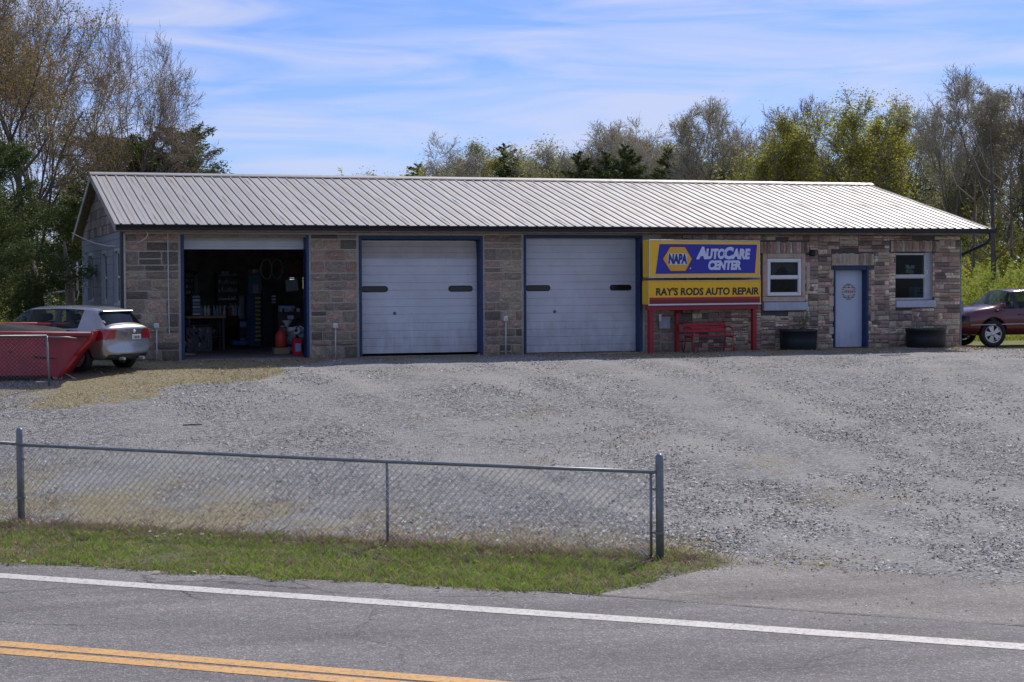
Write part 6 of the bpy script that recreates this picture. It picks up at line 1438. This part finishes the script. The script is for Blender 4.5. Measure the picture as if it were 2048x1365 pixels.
decid('thin', 47, 11, 3.5, 2.8, bp_, twp, M['leaf_b'], 3000, .08, .15, 4, n0=12, up=.6, vase=.6, r0=.1, env=(2.5, 7.4, 4.3), **E_)
decid('leafA', 53, 11, 2.0, 4.0, bk, tw, M['leaf_g'], 18000, .12, .24, 4, n0=11, up=.5, vase=.75, r0=.17, env=(3.2, 6.4, 4.7), **E_)
decid('leafB', 59, 12, 2.2, 4.4, bk, tw, M['leaf_yg'], 15000, .12, .26, 4, n0=12, up=.5, vase=.75, r0=.17, env=(3.4, 7.2, 4.9), **E_)
decid('leafC', 61, 10, 1.8, 4.2, bp_, twp, M['leaf_b'], 20000, .1, .26, 4, n0=12, up=.5, vase=.7, r0=.15, env=(3.2, 6.2, 3.9), **E_)
conifer('con1', 71, 9, 3.0, M['leaf_e'], 26000, .17); conifer('con2', 73, 8, 2.6, M['leaf_e'], 22000, .16, .45)
conifer('cedar', 79, 6.5, 3.1, M['leaf_e'], 90000, .085, .4, .12); conifer('cedar2', 83, 6.8, 3.6, M['leaf_e'], 60000, .1, .5, .1)
BGG = 'trees standing in the row behind the garage'
T = plant_tree
T('bigbare', 196, 58, 10, 'tall nearly bare tree fanning out above the left roof end', wscale=.72, rz=.7)
T('bigbare', 95, 60, -70, 'tall bare tree with sparse yellow leaves left of the roof end', wscale=.75, rz=3.2)
T('bigleafy', 20, 55, -170, 'large tree with yellow brown leaves at the left edge of the photo', rz=1.0, wscale=.85)
T('bigleafy', -190, 57, -150, 'large yellow brown tree cut off by the left edge, farthest left', rz=4.0)
T('cedar', -22, 47, 225, 'dense dark evergreen in front of the trees at the left edge', 'evergreen_tree', wscale=1.0, cat='evergreen')
T('cedar2', 350, 62, 250, 'dark spreading evergreen rising behind the left end of the roof', 'evergreen_tree', wscale=1.35, rz=.4, cat='evergreen')
T('cedar2', 280, 60, 272, 'brown tinged evergreen between the spreading evergreen and the bare tree', 'evergreen_tree', rz=4.2, wscale=1.4, cat='evergreen')
T('cedar2', 200, 66, 268, 'dark evergreen half hidden between the bare trees and the gable', 'evergreen_tree', rz=2.2, wscale=1.3, cat='evergreen')
T('leafC', 118, 70, 330, 'short brownish tree beyond the white gate left of the garage', wscale=1.0)
T('leafC', 60, 75, 380, 'low brownish tree behind the dark evergreen at the left', wscale=1.2)
rows = [
 ('leafC', 715, 150, 336, 'low bare round crown just above the roof ridge, farthest left of the row'),
 ('leafC', 768, 160, 346, 'lowest crown peeping over the roof ridge, second from the left'),
 ('con2', 838, 140, 330, 'small dark evergreen peeping over the ridge left of the thin bare tree'),
 ('thin', 858, 130, 290, 'thin bare tree, first tall crown from the left above the ridge'),
 ('leafA', 897, 135, 294, 'olive green conical crown between two bare crowns above the ridge'),
 ('bareB', 945, 130, 292, 'round pale bare crown between the olive crown and the dark evergreen'),
 ('con1', 1010, 125, 291, 'dark spiky evergreen crown above the ridge middle'),
 ('leafA', 1050, 130, 318, 'low olive crown right beside the dark spiky evergreen'),
 ('leafC', 1088, 120, 266, 'rounded brownish green tree with a visible dark trunk above the ridge'),
 ('con2', 1158, 118, 306, 'small evergreen at the left foot of the pale bare tree'),
 ('bareA', 1185, 122, 261, 'pale bare fan shaped tree above the ridge middle'),
 ('con1', 1212, 116, 306, 'small evergreen at the right foot of the pale bare tree'),
 ('con1', 1250, 112, 292, 'pointed evergreen left of the large grey bare crown'),
 ('bareB', 1290, 118, 250, 'large grey bare crown standing right of the pointed evergreen'),
 ('con2', 1338, 112, 300, 'short evergreen between the grey bare crown and the thin tree'),
 ('thin', 1376, 110, 236, 'slim bare tree with a narrow twiggy crown'),
 ('leafC', 1420, 112, 275, 'faded tree in front of the tall bare fan crown'),
 ('bareA', 1460, 108, 207, 'tall bare fan crown left of the bright green tree'),
 ('leafA', 1535, 100, 236, 'dark olive tree with dense foliage over the right roof half'),
 ('bareC', 1608, 104, 203, 'bare topped tree between the olive and the yellow green crowns'),
 ('leafB', 1700, 98, 193, 'tall yellow green crown above the right end of the ridge'),
 ('leafB', 1752, 102, 203, 'yellow green tree right beside the tallest yellow green crown'),
 ('bareB', 1812, 106, 232, 'grey thinning tree left of the tallest bare tree'),
 ('bareA', 1888, 92, 150, 'tallest bare tree with many ascending limbs at the right'),
 ('bareC', 1990, 98, 184, 'bare tree right of the tallest bare tree'),
 ('bareC', 2052, 88, 172, 'dark limbed bare tree at the right edge of the photo'),
 ('leafC', 1960, 96, 300, 'brownish understory tree behind the right roof corner'),
 ('leafC', 1840, 100, 300, 'faded tree filling the gap left of the tallest bare tree'),
 ('leafC', 2040, 92, 330, 'brownish tree low at the right edge of the photo'),
 ('leafA', 1650, 108, 290, 'low olive tree behind the yellow green crowns'),
 ('leafA', 2110, 95, 250, 'olive tree just cut off by the right edge'),
 ('leafC', 1580, 106, 300, 'low faded tree behind the dense olive tree'),
 ('leafC', 1000, 138, 318, 'low faded crown behind the dark spiky evergreen'),
 ('bareA', 1240, 132, 280, 'slim pale crown behind the pointed evergreen'),
 ('leafA', 1400, 120, 292, 'olive crown low between the slim tree and the tall fan crown'),
 ('leafC', 1120, 136, 296, 'low faded crown right of the rounded brownish tree'),
 ('bareB', 2170, 90, 180, 'bare tree cut off by the right edge, farthest right'),
]
for k, (key, px, ds, top, lab) in enumerate(rows): T(key, px, ds, top, lab, 'evergreen_tree' if key[:3] == 'con' else 'tree', BGG, wscale=random.uniform(.95, 1.15)*(1.2 if ds > 111 else .98), cat='evergreen' if key[:3] == 'con' else 'tree')
# bare straight trunks of the wood edge seen right of the building
def pole_tree(px, ds, top, lab, w=.12):
    d = ray(px, 549); P = C+d*(ds/(d@fw)); zt = (C+ray(px, top)*(ds/(ray(px, top)@fw)))[2]; t = thing('tree', lab, 'tree', (P[0], P[1], 0), 0, 'thin trunks at the wood edge right of the garage'); m = MB()
    lx = random.uniform(-.4, .4); m.tube([(0, 0, -.1), (lx*.3, 0, zt*.35), (lx*.6, 0, zt*.7), (lx, 0, zt)], [w, w*.8, w*.5, w*.06], 7); m.build('trunk', M['bark'], t, True); m = MB()
    for k in range(9):
        z = zt*random.uniform(.3, .95); a = random.uniform(0, 6.28); L = random.uniform(.8, 2.2); m.tube([(lx*z/zt, 0, z), (lx*z/zt+math.cos(a)*L*.6, math.sin(a)*L*.6, z+L*.5), (lx*z/zt+math.cos(a)*L*.8, math.sin(a)*L*.8, z+L)], [.035, .02, .008], 4)
    m.build('limbs', M['twig'], t, True)
for k, (px, ds, top, w) in enumerate([(1946, 74, 370, .07), (1968, 88, 330, .06), (1990, 70, 260, .13), (2026, 80, 300, .08), (2043, 92, 330, .07), (2075, 76, 300, .1)]):
    pole_tree(px, ds, top, ['slender trunk nearest to the right building corner', 'very thin trunk between the slender and the thick trunk', 'thick dark trunk in the middle of the wood edge', 'leaning trunk right of the thick dark trunk', 'thin trunk near the right edge of the photo', 'trunk cut off by the right edge of the photo'][k], w)
# understory: far off thicket that reads as one mass, and the hedge of shrubs on the right
def thicket(name, px0, px1, d0, d1, top0, top1, n, size, mt, seed):
    r = np.random.default_rng(seed); px = r.uniform(px0, px1, n); ds = r.uniform(d0, d1, n); u = (px-1024)/CF
    P = C[None]+(fw[None]+u[:, None]*cr[None])*ds[:, None]; tp = np.interp(px, np.linspace(px0, px1, len(top0)), top0)
    hmax = (549-tp)/CF*ds+C[2]; lump = .72+.28*np.sin(px*.045+seed)*np.sin(px*.021+ds*.4)+.12*np.sin(px*.19+seed*2); z = hmax*lump*r.random(n)**.8
    cen = np.stack([P[:, 0], P[:, 1], z], -1); V, F = leafcloud(cen, size, seed); return struct(link(name, npmesh(name, V, F, mt, 4)), 'stuff')
thicket('far_thicket', 660, 1500, 120, 165, [342, 346, 334, 322, 314, 310, 306, 300, 292], 0, 50000, .3, M['leaf_g'], 5)
thicket('far_thicket', 1400, 2300, 100, 135, [318, 310, 300, 300, 310, 330, 335, 330], 0, 44000, .26, M['leaf_b'], 6)
thicket('far_thicket', 1850, 2300, 84, 105, [420, 400, 390, 400], 0, 26000, .2, M['leaf_g'], 9)
thicket('far_thicket', -500, 320, 80, 120, [430, 420, 400, 410, 400, 380], 0, 26000, .22, M['leaf_b'], 8)
thicket('shrub_bank', 1900, 2300, 62, 76, [512, 520, 505, 515, 520, 505, 515], 0, 42000, .13, M['meadow'], 7)
thicket('shrub_bank', 1900, 2300, 77, 82, [500, 512, 490, 512], 0, 16000, .16, M['leaf_g'], 12)
thicket('brush', -500, 60, 50, 60, [560, 555, 560, 575], 0, 12000, .1, M['leaf_yg'], 13)
# meadow grass behind the right corner
gx, gy = scatter(90000, 23, 60, 7.5, 26, lambda x, y: infront(x, y)*1.0)
struct(blades('meadow_grass', gx, gy, .1, .34, .012, M['meadow'], .35, per=1), 'stuff')
gx, gy = scatter(60000, -16, 0, .0, 40, lambda x, y: infront(x, y)*1.0)
struct(blades('rough_grass', gx, gy, .06, .24, .01, M['leaf_yg'], .4, per=1), 'stuff')
# white pipe gate left of the building and grey stump
def gate():
    d = 56.0
    def q(px, py): P = C+ray(px, py)*(d/(ray(px, py)@fw)); return P
    o = q(80, 622); t = thing('pipe_gate', 'white weathered pipe gate and rails beyond the silver car', 'gate', (o[0], o[1], 0))
    def L(a, b_, r_, nm, c_=None):
        pts = [tuple(q(*a)-[o[0], o[1], 0]), tuple(q(*b_)-[o[0], o[1], 0])]; m = MB(); m.tube(pts, r_, 6); m.build(nm, M['offwhite'], t, True)
    L((76, 561), (132, 558), .035, 'rail'); L((76, 590), (136, 582), .035, 'rail'); L((76, 560), (80, 622), .03, 'gate_post'); L((94, 562), (96, 622), .03, 'gate_post'); L((88, 572), (102, 567), .02, 'rail'); L((105, 549), (124, 550), .02, 'rail')
    L((154, 522), (155, 582), .04, 'gate_post'); L((146, 538), (166, 533), .03, 'rail'); L((146, 560), (166, 551), .03, 'rail'); L((142, 580), (152, 602), .02, 'brace'); L((158, 582), (154, 602), .02, 'brace')
gate()
d_ = 54.0; P = C+ray(140, 560)*(d_/(ray(140, 560)@fw)); t = thing('dead_tree', 'grey dead tree trunk standing between the white gate and the gable', 'tree', (P[0], P[1], 0)); k_ = d_/CF
m = MB(); m.tube([(0, 0, 0), (.02, 0, .9), (-.02, 0, 1.9), (-.1, 0, 2.6), (-.16, 0, 3.1)], [.17, .15, .14, .07, .03], 9); m.build('trunk', M['bark_pale'], t, True)
m = MB(); m.tube([(0, 0, 2.2), (.2, 0, 2.5), (.5, .1, 2.6)], [.05, .03, .02], 6); m.tube([(-.05, 0, 2.3), (-.4, 0, 2.7), (-.6, .1, 2.7)], [.04, .03, .015], 6); m.build('limb', M['bark_pale'], t, True)
d_ = 50.0; P = C+ray(72, 560)*(d_/(ray(72, 560)@fw)); t = thing('dead_tree', 'stout grey trunk rising behind the front end of the silver car', 'tree', (P[0], P[1], 0))
m = MB(); m.tube([(0, 0, 0), (-.05, 0, .8), (-.05, 0, 1.6), (-.2, 0, 2.6)], [.36, .3, .24, .14], 10); m.build('trunk', M['bark'], t, True)
# pole-like shed wall of grey boards beyond the gate
# sticks and litter on the gravel near the building
for k, (px, py, L, a, lab) in enumerate([(1790, 712, .9, .1, 'long pale stick lying on the ground before the right planter'), (1740, 706, .5, -.2, 'short dark stick lying in front of the door'), (385, 852, .35, .1, 'dark strip of debris on the gravel at the left')]):
    P = ong(px, py); m = MB(); m.tube([(-L/2, 0, .015), (0, .02, .02), (L/2, 0, .015)], .012, 5); tag(m.build('stick', M['bark_pale'] if k != 2 else M['black'], None, True, (P[0], P[1], P[2]), (0, 0, a)), lab, 'stick')
